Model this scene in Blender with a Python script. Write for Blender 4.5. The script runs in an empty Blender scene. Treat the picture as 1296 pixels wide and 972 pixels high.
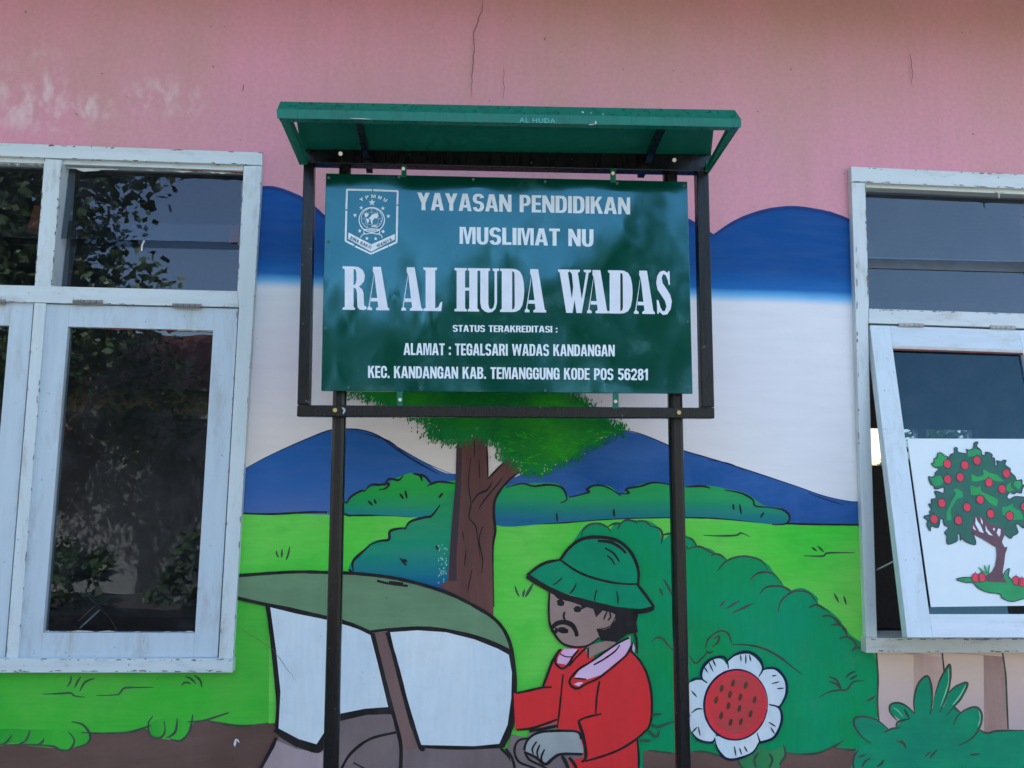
import bpy, math, random
from mathutils import Vector, noise
from mathutils.geometry import tessellate_polygon
random.seed(7)
S = bpy.context.scene
COL = S.collection
rad = math.radians
# ------------------------------------------------------------------ camera
F, YAW, PITCH, ROLL = 1050.0, rad(4.16), rad(6.32), rad(0.90)
CAM = Vector((0.0, -3.1, 1.50))
cyw, syw = math.cos(YAW), math.sin(YAW)
fwd = Vector((syw*math.cos(PITCH), cyw*math.cos(PITCH), math.sin(PITCH)))
r0 = Vector((cyw, -syw, 0.0)); u0 = r0.cross(fwd)
right = r0*math.cos(ROLL) + u0*math.sin(ROLL)
up = -r0*math.sin(ROLL) + u0*math.cos(ROLL)
cam = bpy.data.cameras.new("camera"); cam.sensor_width = 36.0; cam.lens = F/1296*36
cam.clip_start = 0.05; cam.clip_end = 500
co = bpy.data.objects.new("camera", cam); COL.objects.link(co)
from mathutils import Matrix
m = Matrix((( right.x, up.x, -fwd.x, CAM.x), (right.y, up.y, -fwd.y, CAM.y), (right.z, up.z, -fwd.z, CAM.z), (0, 0, 0, 1)))
co.matrix_world = m
S.camera = co
# ------------------------------------------------------------------ light
SUN_EL, SUN_AZ = rad(40), rad(-14)          # the sun stands behind the school, so its front wall lies in open shade
w = bpy.data.worlds.new("World"); S.world = w; w.use_nodes = True
wn = w.node_tree.nodes; wl = w.node_tree.links
bg = wn["Background"]; sky = wn.new("ShaderNodeTexSky"); sky.sky_type = 'NISHITA'
sky.sun_disc = False; sky.sun_elevation = SUN_EL; sky.sun_rotation = SUN_AZ
sky.air_density = 1.0; sky.dust_density = 2.6; sky.ozone_density = 0.8
wl.new(sky.outputs[0], bg.inputs[0]); bg.inputs[1].default_value = 0.15
sd = bpy.data.lights.new("sun", 'SUN'); sd.energy = 4.0; sd.angle = rad(0.5); sd.color = (1.0, 0.95, 0.87)
so = bpy.data.objects.new("sun", sd); COL.objects.link(so)
sdir = Vector((math.sin(SUN_AZ)*math.cos(SUN_EL), math.cos(SUN_AZ)*math.cos(SUN_EL), math.sin(SUN_EL)))
so.rotation_euler = sdir.to_track_quat('Z', 'Y').to_euler(); so.location = (0, 6, 12)
S.view_settings.view_transform = 'Standard'; S.view_settings.look = 'None'
S.view_settings.exposure = 2.38; S.view_settings.gamma = 1.0
S.render.engine = 'CYCLES'
try:
    S.cycles.max_bounces = 8; S.cycles.transparent_max_bounces = 12
    S.cycles.caustics_reflective = False
except Exception: pass

# ------------------------------------------------------------------ geometry helpers
def ray(px, py):
    return (fwd + right*((px-648)/F) - up*((py-486)/F))
def P(px, py, y=0.0):
    """the point at depth y (wall plane is y = 0) seen at pixel px, py of the photograph"""
    d = ray(px, py); return CAM + d*((y-CAM.y)/d.y)
class Plane:
    def __init__(s, p, n): s.p = p; s.n = n.normalized()
    def at(s, px, py, off=0.0):
        d = ray(px, py); q = s.p + s.n*off
        return CAM + d*((q-CAM).dot(s.n)/d.dot(s.n))
def lin(c):
    c = c/255.0
    return c/12.92 if c <= .04045 else ((c+.055)/1.055)**2.4
TINT = (0.62, 0.70, 0.80)
def C0(r, g, b, k=.78):
    return tuple(min(.82, max(.006, lin(v)/t*k)) for v, t in zip((r, g, b), (.70, .84, .95)))
def C(r, g, b, k=0.98):
    """paint colour from its look in the bluish shade light"""
    return tuple(min(.82, max(.006, lin(v)/t*k)) for v, t in zip((r, g, b), TINT))
def thing(name, label, cat, loc=(0, 0, 0), group=None):
    o = bpy.data.objects.new(name, None); COL.objects.link(o); o.location = loc
    o['label'] = label; o['category'] = cat
    if group: o['group'] = group
    o.empty_display_size = 0.1
    return o
def tag(o, label, cat, group=None):
    o['label'] = label; o['category'] = cat
    if group: o['group'] = group
    return o
def wloc(o):
    v = Vector((0, 0, 0))
    while o: v += o.location; o = o.parent
    return v
def link(name, verts, faces, mat, parent=None, smooth=False, bevel=0.0, kind=None):
    me = bpy.data.meshes.new(name); me.from_pydata([tuple(v) for v in verts], [], faces); me.update()
    if mat: me.materials.append(mat)
    if smooth:
        for p in me.polygons: p.use_smooth = True
    o = bpy.data.objects.new(name, me); COL.objects.link(o)
    if parent:
        o.parent = parent; o.location = -wloc(parent)
    if bevel:
        b = o.modifiers.new("bevel", 'BEVEL'); b.width = bevel; b.segments = 2; b.limit_method = 'ANGLE'; b.angle_limit = rad(40)
    if kind: o['kind'] = kind
    return o
class MB:
    def __init__(s): s.v = []; s.f = []
    def add(s, v, f):
        n = len(s.v); s.v += [Vector(a) for a in v]; s.f += [[i+n for i in q] for q in f]
    def box(s, a, b):
        (x0, y0, z0), (x1, y1, z1) = a, b
        s.add([(x0,y0,z0),(x1,y0,z0),(x1,y1,z0),(x0,y1,z0),(x0,y0,z1),(x1,y0,z1),(x1,y1,z1),(x0,y1,z1)],
              [(0,3,2,1),(4,5,6,7),(0,1,5,4),(1,2,6,5),(2,3,7,6),(3,0,4,7)])
    def prism(s, pts, off):
        """pts: a loop of points, off: vector to the back"""
        n = len(pts); off = Vector(off)
        # orient so the front faces away from off
        nr = Vector((0, 0, 0))
        for i in range(n): nr += pts[i].cross(pts[(i+1) % n])
        if nr.dot(off) > 0: pts = pts[::-1]
        back = [p+off for p in pts]
        tri = tess(pts)
        f = [tuple(t) for t in tri] + [tuple(reversed([i+n for i in t])) for t in tri] if n > 4 else [tuple(range(n)), tuple(reversed(range(n, 2*n)))]
        for i in range(n):
            j = (i+1) % n; f.append((i, i+n, j+n, j))
        s.add(list(pts)+back, f)
    def tube(s, a, b, r, n=12, r2=None):
        a, b = Vector(a), Vector(b); d = (b-a).normalized()
        x = d.orthogonal().normalized(); y = d.cross(x); r2 = r if r2 is None else r2
        v = []
        for q, rr in ((a, r), (b, r2)):
            for i in range(n):
                t = 2*math.pi*i/n; v.append(q + x*(rr*math.cos(t)) + y*(rr*math.sin(t)))
        f = [(i, (i+1) % n, n+(i+1) % n, n+i) for i in range(n)] + [tuple(reversed(range(n))), tuple(range(n, 2*n))]
        s.add(v, f)
    def path(s, pts, r, n=8):
        for a, b in zip(pts, pts[1:]): s.tube(a, b, r, n)
    def build(s, name, mat, parent=None, **k): return link(name, s.v, s.f, mat, parent, **k)
def tess(pts):
    """triangles of a planar loop, indices in the loop, turned as the loop is"""
    t = tessellate_polygon([[Vector(p) for p in pts]])
    nr = Vector((0, 0, 0)); n = len(pts)
    for i in range(n): nr += Vector(pts[i]).cross(Vector(pts[(i+1) % n]))
    out = []
    for a, b, c in t:
        k = (pts[b]-pts[a]).cross(pts[c]-pts[a])
        out.append((a, b, c) if k.dot(nr) >= 0 else (a, c, b))
    return out
def cat(pts, closed=True, n=5):
    out = []; L = len(pts)
    rng = range(L) if closed else range(L-1)
    for i in rng:
        if closed: p0, p1, p2, p3 = pts[i-1], pts[i], pts[(i+1) % L], pts[(i+2) % L]
        else: p0, p1, p2, p3 = pts[max(i-1, 0)], pts[i], pts[i+1], pts[min(i+2, L-1)]
        for k in range(n):
            t = k/n
            out.append(tuple(.5*((2*p1[j]) + (-p0[j]+p2[j])*t + (2*p0[j]-5*p1[j]+4*p2[j]-p3[j])*t*t + (-p0[j]+3*p1[j]-3*p2[j]+p3[j])*t**3) for j in (0, 1)))
    if not closed: out.append(tuple(pts[-1][:2]))
    return out
ZONES = dict(A=(300,480,3.329), B=(640,500,2.817), C=(640,640,4.985), D=(620,777,4.985), E=(820,777,4.985), F=(1036,777,4.985),
             G=(300,680,3.329), H=(0,777,3.812), I=(0,540,3.0), J=(860,220,4.985), K=(0,160,3.0), L=(330,110,4.0), M=(630,110,4.0),
             N=(370,300,4.0), O=(630,320,4.0), Q=(1036,190,4.985), R=(1036,380,4.985), T=(1036,700,4.985), X=(0,0,1.0),
             U=(1150,540,8.103), V=(1150,650,7.479), Y=(425,225,8.836), Z=(420,320,2.945))
def z(zone, *pts):
    ox, oy, s = ZONES[zone]; return [(ox+a/s, oy+b/s) for a, b in pts]

# ------------------------------------------------------------------ material helpers
def newmat(name):
    mt = bpy.data.materials.new(name); mt.use_nodes = True
    nt = mt.node_tree; return mt, nt, nt.nodes, nt.links, nt.nodes["Principled BSDF"]
def tc(N, L, scale=(1, 1, 1)):
    t = N.new("ShaderNodeTexCoord"); mp = N.new("ShaderNodeMapping"); mp.inputs["Scale"].default_value = scale
    L.new(t.outputs["Object"], mp.inputs[0]); return mp.outputs[0]
def nz(N, L, vec, scale, detail=4, rough=.55):
    n = N.new("ShaderNodeTexNoise"); n.inputs["Scale"].default_value = scale; n.inputs["Detail"].default_value = detail
    n.inputs["Roughness"].default_value = rough; L.new(vec, n.inputs["Vector"]); return n.outputs["Fac"]
def rng(N, L, v, a, b, c=0, d=1):
    r = N.new("ShaderNodeMapRange"); r.inputs[1].default_value = a; r.inputs[2].default_value = b
    r.inputs[3].default_value = c; r.inputs[4].default_value = d; L.new(v, r.inputs[0]); return r.outputs[0]
def mix(N, L, fac, a, b, mode='MIX'):
    x = N.new("ShaderNodeMix"); x.data_type = 'RGBA'; x.blend_type = mode
    for sock, v in ((x.inputs[0], fac), (x.inputs[6], a), (x.inputs[7], b)):
        if isinstance(v, (int, float)): sock.default_value = v
        elif isinstance(v, tuple): sock.default_value = (*v[:3], 1)
        else: L.new(v, sock)
    return x.outputs[2]
def bump(N, L, bs, h, strength, dist=.01):
    b = N.new("ShaderNodeBump"); b.inputs["Strength"].default_value = strength; b.inputs["Distance"].default_value = dist
    L.new(h, b.inputs["Height"]); L.new(b.outputs[0], bs.inputs["Normal"])
def plaster_relief(N, L, bs, k=1.0):
    v = tc(N, L)
    a = nz(N, L, v, 5, 3); b = nz(N, L, v, 160, 3)
    s = N.new("ShaderNodeMath"); s.operation = 'MULTIPLY_ADD'; L.new(b, s.inputs[0]); s.inputs[1].default_value = .05; L.new(a, s.inputs[2])
    bump(N, L, bs, s.outputs[0], .22*k, .02)
_pc = {}
def paint(col, col2=None, scale=4.0, stretch=(1, 1, .35), rough=.5, lo=.38, hi=.64, name='wall_paint', brush=.06):
    """brushed wall paint: two pigments mixed in strokes, a little brush grain, plaster relief"""
    key = (col, col2, scale, stretch, rough, lo, hi)
    if key in _pc: return _pc[key]
    mt, nt, N, L, bs = newmat(name)
    if col2 is None: col2 = tuple(c*.86 for c in col)
    f = rng(N, L, nz(N, L, tc(N, L, stretch), scale, 6, .6), lo, hi)
    c = mix(N, L, f, tuple(col), tuple(col2))
    m9 = nz(N, L, tc(N, L, (.7, 1, 1)), 9, 6, .65)
    c = mix(N, L, rng(N, L, m9, .50, .72, 0, min(.5, brush*6)), c, tuple(min(1, x*.70+y*.05) for x, y in zip(col, (.2, .3, .4))))
    m6 = nz(N, L, tc(N, L, (1, 1, .4)), 6.3, 4, .6)
    c = mix(N, L, rng(N, L, m6, .55, .75, 0, min(.35, brush*4)), c, tuple(min(1, x*1.15+.02) for x in col))
    g = nz(N, L, tc(N, L, (1, 1, .12) if stretch[2] < 1 else (.12, 1, 1)), 70, 3)
    c = mix(N, L, rng(N, L, g, .35, .65, 0, brush*2.2), c, tuple(x*.55 for x in col))
    sp = nz(N, L, tc(N, L), 45, 2)
    c = mix(N, L, rng(N, L, sp, .74, .77, 0, .30), c, (.06, .06, .05))
    ds = nz(N, L, tc(N, L), 3.1, 8, .75)
    c = mix(N, L, rng(N, L, ds, .56, .74, 0, .16), c, (.20, .17, .14))
    L.new(c, bs.inputs["Base Color"]); bs.inputs["Roughness"].default_value = rough
    bs.inputs["Specular IOR Level"].default_value = .07
    plaster_relief(N, L, bs); _pc[key] = mt; return mt

# ------------------------------------------------------------------ painting on the wall
LEVEL = [0.0010]
def nxt(d=.00004): LEVEL[0] += d; return -LEVEL[0]
def loop_mesh(pts3): return pts3, tess(pts3)
class WallAt:
    def __call__(s, px, py, y): return P(px, py, y)
def keep_off_windows(pts):
    """wall paint stops under the window frames"""
    out = []; n = len(pts)
    for i in range(n):
        a, b = pts[i], pts[(i+1) % n]; k = max(1, int(math.hypot(b[0]-a[0], b[1]-a[1])/12))
        for j in range(k): out.append((a[0]+(b[0]-a[0])*j/k, a[1]+(b[1]-a[1])*j/k))
    res = []
    for x, y in out:
        if 196 < y < 843: x = max(x, 321-(y-209)*.0568)
        if 226 < y < 818: x = min(x, 1086+(y-230)*.031)
        res.append((x, y))
    return res
def area(name, pts, mat, parent, smooth=True, plane=None, off=None):
    if smooth: pts = cat(pts)
    if plane is None: pts = keep_off_windows(pts)
    if plane is None: y = nxt(); p3 = [P(a, b, y) for a, b in pts]
    elif isinstance(plane, Plane): p3 = [plane.at(a, b, off) for a, b in pts]
    else: p3 = [P(a, b, plane) for a, b in pts]
    v, f = loop_mesh(p3)
    n = (p3[f[0][1]]-p3[f[0][0]]).cross(p3[f[0][2]]-p3[f[0][0]])
    if n.dot(CAM-p3[0]) < 0: f = [t[::-1] for t in f]
    return link(name, v, f, mat, parent)
def ribbon(mb, pts, wd, at, taper=(1, 1), smooth=True, jitter=.10, clampw=False):
    if smooth and len(pts) > 2: pts = cat(pts, False, 6)
    elif len(pts) == 2 and smooth:
        a, b = pts; pts = [(a[0]+(b[0]-a[0])*t/5, a[1]+(b[1]-a[1])*t/5) for t in range(6)]
    if clampw: pts = [(max(x, 321-(y_-209)*.0568) if 196 < y_ < 843 else x, y_) for x, y_ in pts]; pts = [(min(x, 1086+(y_-230)*.031) if 226 < y_ < 818 else x, y_) for x, y_ in pts]
    n = len(pts); v = []; f = []; sd_ = random.random()*50
    for i, (x, y) in enumerate(pts):
        a = pts[max(i-1, 0)]; b = pts[min(i+1, n-1)]
        dx, dy = b[0]-a[0], b[1]-a[1]; l = math.hypot(dx, dy) or 1; dx /= l; dy /= l
        t = i/(n-1)
        wk = wd/2*(1 + jitter*2*noise.noise(Vector((x*.12, y*.12, sd_))))
        e = min(1, taper[0] + (1-taper[0])*min(1, t*3)) * min(1, taper[1] + (1-taper[1])*min(1, (1-t)*3))
        wk *= e
        v += [at(x-dy*wk, y+dx*wk), at(x+dy*wk, y-dx*wk)]
        if i: k = 2*i; f.append((k-2, k-1, k+1, k))
    nr = (v[1]-v[0]).cross(v[2]-v[0])
    if nr.dot(CAM-v[0]) < 0: f = [q[::-1] for q in f]
    mb.add(v, f)
def lines(name, items, mat, parent, width=4, plane=None, taper=(.5, .3), step=.000012):
    """items: list of pixel point lists or (points, width); one painted line each, joined in one outline"""
    mb = MB(); nxt()
    for k, it in enumerate(items):
        wd = width
        if isinstance(it, tuple): it, wd = it
        if plane is None:
            y = nxt(step); at = lambda a, b, y=y: P(a, b, y)
        elif isinstance(plane, float): at = lambda a, b, y=plane-k*step: P(a, b, y)
        else: pl, off = plane; at = lambda a, b, o=off+k*step: pl.at(a, b, o)
        ribbon(mb, it, wd, at, taper, clampw=plane is None)
    return mb.build(name, mat, parent)
def ell(cx, cy, rx, ry, rot=0, n=20):
    c, s = math.cos(rot), math.sin(rot)
    return [(cx+rx*math.cos(t)*c-ry*math.sin(t)*s, cy+rx*math.cos(t)*s+ry*math.sin(t)*c) for t in [2*math.pi*i/n for i in range(n)]]

# ================================================================== MATERIALS
def white_wood(name, base=(.62, .69, .69), dirty=(.36, .36, .32), stretch=(1, 1, .08), worn=.7):
    mt, nt, N, L, bs = newmat(name)
    v = tc(N, L, stretch); a = nz(N, L, v, 30, 5); b = nz(N, L, tc(N, L, tuple(max(.25, q) for q in stretch)), 16, 8, .75); c3 = nz(N, L, tc(N, L), 55, 4, .7)
    c = mix(N, L, rng(N, L, a, .45, .72, 0, .45), base, tuple(x*.80 for x in base))
    c = mix(N, L, rng(N, L, b, .52, .70, 0, worn), c, dirty)
    c = mix(N, L, rng(N, L, c3, .67, .71, 0, .75), c, (.10, .09, .08))
    L.new(c, bs.inputs["Base Color"]); bs.inputs["Roughness"].default_value = .48
    s = N.new("ShaderNodeMath"); s.operation = 'ADD'; L.new(a, s.inputs[0]); L.new(c3, s.inputs[1])
    bump(N, L, bs, s.outputs[0], .25, .003); return mt
WOODV = white_wood("white_window_paint")
WOODH = white_wood("white_window_paint_horizontal", stretch=(.08, 1, 1))
SILL = white_wood("cream_sill_paint", base=(.62, .66, .60), stretch=(.08, 1, 1))
SASHM = white_wood("grey_white_sash_paint", base=(.52, .61, .66), stretch=(1, 1, .1), worn=.65)
def simple(name, col, rough=.5, metal=0, spec=.5, amt=.5):
    mt, nt, N, L, bs = newmat(name)
    a = nz(N, L, tc(N, L), 20, 4)
    L.new(mix(N, L, rng(N, L, a, .35, .7, 0, amt), tuple(col), tuple(x*.6 for x in col)), bs.inputs["Base Color"])
    bs.inputs["Roughness"].default_value = rough; bs.inputs["Metallic"].default_value = metal
    bs.inputs["Specular IOR Level"].default_value = spec; return mt
def pink_wall():
    mt, nt, N, L, bs = newmat("pink_plaster")
    v = tc(N, L); big = nz(N, L, tc(N, L, (1, 1, .5)), 1.6, 6, .6)
    c = mix(N, L, rng(N, L, big, .35, .65), C0(216, 158, 186), C0(196, 159, 164))
    streak = nz(N, L, tc(N, L, (1, 1, .06)), 14, 4)
    c = mix(N, L, rng(N, L, streak, .5, .75, 0, .18), c, C0(180, 142, 150))
    fine = nz(N, L, v, 60, 3)
    c = mix(N, L, rng(N, L, fine, .35, .7, 0, .16), c, C0(150, 110, 120))
    sp = nz(N, L, v, 38, 1); c = mix(N, L, rng(N, L, sp, .77, .785, 0, .6), c, (.08, .05, .05))
    # pale dapples of reflected sun painted into the plaster left of the sign
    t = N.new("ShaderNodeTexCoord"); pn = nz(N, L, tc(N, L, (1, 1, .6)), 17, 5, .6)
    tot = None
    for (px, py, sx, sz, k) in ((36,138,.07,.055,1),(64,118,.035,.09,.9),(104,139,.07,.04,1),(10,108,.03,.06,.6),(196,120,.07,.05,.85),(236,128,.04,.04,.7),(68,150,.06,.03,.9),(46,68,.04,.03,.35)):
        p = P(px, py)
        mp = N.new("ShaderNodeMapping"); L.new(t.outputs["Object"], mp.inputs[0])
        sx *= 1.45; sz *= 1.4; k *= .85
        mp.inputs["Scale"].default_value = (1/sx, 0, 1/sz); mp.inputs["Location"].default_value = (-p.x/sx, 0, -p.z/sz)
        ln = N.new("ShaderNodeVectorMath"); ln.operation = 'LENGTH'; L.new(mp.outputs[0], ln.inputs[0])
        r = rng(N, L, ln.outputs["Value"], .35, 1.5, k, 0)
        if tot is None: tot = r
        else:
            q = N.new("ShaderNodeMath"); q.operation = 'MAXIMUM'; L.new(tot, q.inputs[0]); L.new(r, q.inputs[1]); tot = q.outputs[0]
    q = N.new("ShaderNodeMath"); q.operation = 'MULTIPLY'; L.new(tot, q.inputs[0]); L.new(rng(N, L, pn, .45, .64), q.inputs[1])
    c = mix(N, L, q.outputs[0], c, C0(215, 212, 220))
    L.new(c, bs.inputs["Base Color"]); bs.inputs["Roughness"].default_value = .45; bs.inputs["Specular IOR Level"].default_value = .2
    plaster_relief(N, L, bs, 1.5); return mt
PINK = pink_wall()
INK = paint(C(38, 38, 42), C(28, 28, 30), 12, rough=.45, brush=0)
INKG = paint(C(62, 76, 70), C(46, 60, 54), 12, rough=.5, brush=0)
INKB = paint(C(25, 35, 70), C(28, 30, 50), 12, rough=.5, brush=0)
def steel_paint(name, col, rough=.28, coat=.3, spots=True, spec=.3, dent=0):
    mt, nt, N, L, bs = newmat(name)
    a = nz(N, L, tc(N, L, (1, 1, .1)), 60, 4); d = nz(N, L, tc(N, L), 42, 3, .7)
    c = mix(N, L, rng(N, L, a, .4, .7, 0, .5), tuple(col), tuple(x*1.5+.001 for x in col))
    if spots: c = mix(N, L, rng(N, L, d, .70, .73, 0, .55), c, (.32, .30, .27))
    L.new(c, bs.inputs["Base Color"])
    L.new(rng(N, L, a, .3, .7, rough*.7, rough*1.5), bs.inputs["Roughness"])
    bs.inputs["Coat Weight"].default_value = coat; bs.inputs["Coat Roughness"].default_value = .12
    bs.inputs["Specular IOR Level"].default_value = spec
    if dent:
        dn = nz(N, L, tc(N, L), 5, 3); gm = nz(N, L, tc(N, L, (1, 1, .5)), 11, 6, .7)
        c = mix(N, L, rng(N, L, gm, .52, .72, 0, .55), c, tuple(x*.45+.008 for x in col)); L.new(c, bs.inputs["Base Color"])
        bump(N, L, bs, dn, .5, .02)
    else: bump(N, L, bs, d, .12, .004)
    return mt
BLACK = steel_paint("black_gloss_paint", (.003, .003, .0035), .26, .05)
GREENM = steel_paint("green_gloss_paint", (.001, .13, .078), .30, .05, spots=False, dent=1)
GREEND = steel_paint("green_underside_paint", (.001, .125, .078), .5, 0, spots=False)
BOLT = simple("zinc_bolt", (.62, .60, .50), .35, .6)
HINGE = simple("worn_steel_hinge", (.30, .29, .27), .45, .7)
def board_mat():
    mt, nt, N, L, bs = newmat("green_board_enamel")
    a = nz(N, L, tc(N, L), 2.2, 4); f = nz(N, L, tc(N, L), 26, 5, .7); g = nz(N, L, tc(N, L), 8, 4, .6)
    c = mix(N, L, rng(N, L, a, .35, .65), (.0005, .040, .025), (.0005, .052, .029))
    edge = mix(N, L, rng(N, L, g, .58, .76, 0, .40), c, (.06, .17, .15))
    c = mix(N, L, rng(N, L, f, .66, .72, 0, .25), edge, (.006, .03, .025))
    L.new(c, bs.inputs["Base Color"]); L.new(rng(N, L, g, .35, .7, .05, .16), bs.inputs["Roughness"])
    bs.inputs["IOR"].default_value = 1.80; bs.inputs["Specular Tint"].default_value = (.28, .74, 1, 1)
    wv = nz(N, L, tc(N, L, (1, 1, .6)), 3.2, 2, .4)
    bump(N, L, bs, wv, .55, .035); return mt
BOARD = board_mat()
LETTER = simple("white_sign_enamel", (.74, .80, .82), .35, amt=.2)
LETTER2 = simple("lilac_white_enamel", (.72, .75, .80), .35, amt=.2)
def glass(name, tint=(.9, .95, .95), ior=1.52, rough=.0, body=0.0, gain=1.7, gcol=(1, 1, 1)):
    mt, nt, N, L, bs = newmat(name); N.remove(bs)
    tr = N.new("ShaderNodeBsdfTransparent"); tr.inputs[0].default_value = (*tint, 1)
    gl = N.new("ShaderNodeBsdfGlossy"); gl.inputs["Roughness"].default_value = rough; gl.inputs[0].default_value = (*gcol, 1)
    fr = N.new("ShaderNodeFresnel"); fr.inputs[0].default_value = ior
    bp = N.new("ShaderNodeBump"); bp.inputs["Strength"].default_value = .05; bp.inputs["Distance"].default_value = .01
    L.new(nz(N, L, tc(N, L), 3.5, 2), bp.inputs["Height"]); L.new(bp.outputs[0], gl.inputs["Normal"])
    ge = N.new("ShaderNodeNewGeometry"); fb = rng(N, L, ge.outputs["Backfacing"], 0, 1, gain, 0)
    fm_ = N.new("ShaderNodeMath"); fm_.operation = 'MULTIPLY'; fm_.use_clamp = True; L.new(fr.outputs[0], fm_.inputs[0]); L.new(fb, fm_.inputs[1])
    mx = N.new("ShaderNodeMixShader"); L.new(fm_.outputs[0], mx.inputs[0]); L.new(tr.outputs[0], mx.inputs[1]); L.new(gl.outputs[0], mx.inputs[2])
    # a thin film of dust on the pane
    df = N.new("ShaderNodeBsdfDiffuse"); df.inputs[0].default_value = (.5, .5, .5, 1)
    m2 = N.new("ShaderNodeMixShader")
    L.new(rng(N, L, nz(N, L, tc(N, L), 9, 6, .7), .45, .8, .006+body, .035+body), m2.inputs[0])
    L.new(mx.outputs[0], m2.inputs[1]); L.new(df.outputs[0], m2.inputs[2])
    L.new(m2.outputs[0], N["Material Output"].inputs[0]); return mt
GLASS = glass("window_glass", (.62, .66, .68), 1.48, gcol=(.72, .80, .92))
GLASSR = glass("window_glass_dusty", (.66, .74, .84), 1.50, body=.004, gcol=(.8, .92, 1))

GLASSD = glass("sash_glass", (.50, .60, .74), 1.46, body=-.006, gain=1.15, gcol=(.45, .82, 1))

# ================================================================== GROUND AND BUILDING
def slab_mat():
    mt, nt, N, L, bs = newmat("courtyard_concrete")
    a = nz(N, L, tc(N, L), .8, 6); b = nz(N, L, tc(N, L), 18, 4)
    c = mix(N, L, rng(N, L, a, .35, .65), (.36, .34, .30), (.26, .245, .22)); c = mix(N, L, rng(N, L, b, .5, .8, 0, .5), c, (.18, .16, .14))
    L.new(c, bs.inputs["Base Color"]); bs.inputs["Roughness"].default_value = .9; bump(N, L, bs, b, .3, .01); return mt
link("ground", [(-70,-90,-.004),(70,-90,-.004),(70,40,-.004),(-70,40,-.004)], [(0,1,2,3)], simple("grass_earth", (.10, .14, .05), .95), kind='structure')
link("courtyard_paving", [(-14,-9,0),(14,-9,0),(14,8,0),(-14,8,0)], [(0,1,2,3)], slab_mat(), kind='structure')

wall = thing("school_wall", "pink plastered school wall with a painted countryside mural around two windows", "wall", (0, 0, 0))
# window openings, world coordinates, cut a little smaller than the frames that cover their edges
LW = dict(x0=P(-250, 500).x, x1=P(318, 300).x, z0=P(150, 845).z, z1=P(200, 200).z)
LW['x1'] = P(291, 700).x - .0
RW = dict(x0=P(1092, 500).x, x1=P(1335, 500).x, z0=P(1200, 818).z, z1=P(1200, 224).z)
LWx1 = min(P(310, 260).x, P(284, 780).x)
RWx0 = max(P(1086, 260).x, P(1104, 780).x)
mb = MB(); TH = .14; HT = 3.62
def wb(x0, x1, z0, z1): mb.box((x0, 0, z0), (x1, TH, z1))
wb(-6, LW['x0'], 0, HT); wb(LW['x0'], LWx1, 0, LW['z0']); wb(LW['x0'], LWx1, LW['z1'], HT)
wb(LWx1, RWx0, 0, HT); wb(RWx0, RW['x1'], 0, RW['z0']); wb(RWx0, RW['x1'], RW['z1'], HT); wb(RW['x1'], 6, 0, HT)
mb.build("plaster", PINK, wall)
# ---- room behind the windows
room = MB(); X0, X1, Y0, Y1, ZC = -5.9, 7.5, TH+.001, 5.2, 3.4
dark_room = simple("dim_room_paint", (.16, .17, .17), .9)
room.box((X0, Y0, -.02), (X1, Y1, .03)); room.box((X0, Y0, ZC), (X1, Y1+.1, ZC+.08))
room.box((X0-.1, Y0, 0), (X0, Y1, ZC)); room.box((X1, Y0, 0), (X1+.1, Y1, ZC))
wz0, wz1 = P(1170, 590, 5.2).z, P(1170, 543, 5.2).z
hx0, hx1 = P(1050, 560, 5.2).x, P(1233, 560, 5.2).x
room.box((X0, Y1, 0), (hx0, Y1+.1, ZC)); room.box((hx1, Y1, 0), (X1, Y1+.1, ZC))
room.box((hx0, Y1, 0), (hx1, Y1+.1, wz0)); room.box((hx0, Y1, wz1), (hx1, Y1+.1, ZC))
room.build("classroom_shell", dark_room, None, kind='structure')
fw = thing("far_window", "bright strip window on the far side of the dark classroom seen through the open sash", "window", (P(1165, 566, 5.2).x, 5.2, wz0))
m_ = MB(); mx0, mx1 = P(1160, 560, 5.2).x, P(1170, 560, 5.2).x
m_.box((mx0, 5.17, wz0), (mx1, 5.25, wz1)); m_.build("mullion", simple("dim_frame", (.25, .25, .28), .6), fw)
m_ = MB(); m_.box((P(1228, 560, 5.2).x, 5.17, wz0), (hx1+.03, 5.25, wz1)); m_.build("jamb", simple("dim_frame_2", (.30, .30, .34), .6), fw)
m_ = MB(); m_.box((hx0, 5.22, wz0), (hx1, 5.225, wz1)); m_.build("pane", GLASS, fw)
# ---- roof and eave over the wall
roof = thing("school_roof", "overhanging school roof with a white soffit shading the pink wall", "roof", (0, 0, HT))
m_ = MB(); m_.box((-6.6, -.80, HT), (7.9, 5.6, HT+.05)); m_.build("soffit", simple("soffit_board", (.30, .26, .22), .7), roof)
m_ = MB(); m_.box((-6.6, -.83, HT-.10), (7.9, -.801, HT+.12)); m_.build("fascia", simple("fascia_white", (.6, .6, .6), .6), roof)
m_ = MB(); m_.prism([Vector((-6.7, -.95, HT+.13)), Vector((-6.7, 2.6, HT+1.5)), Vector((-6.7, 6, HT+.13))], (14.7, 0, 0))
m_.build("tiles", simple("clay_tile", (.30, .10, .05), .8), roof)

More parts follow.
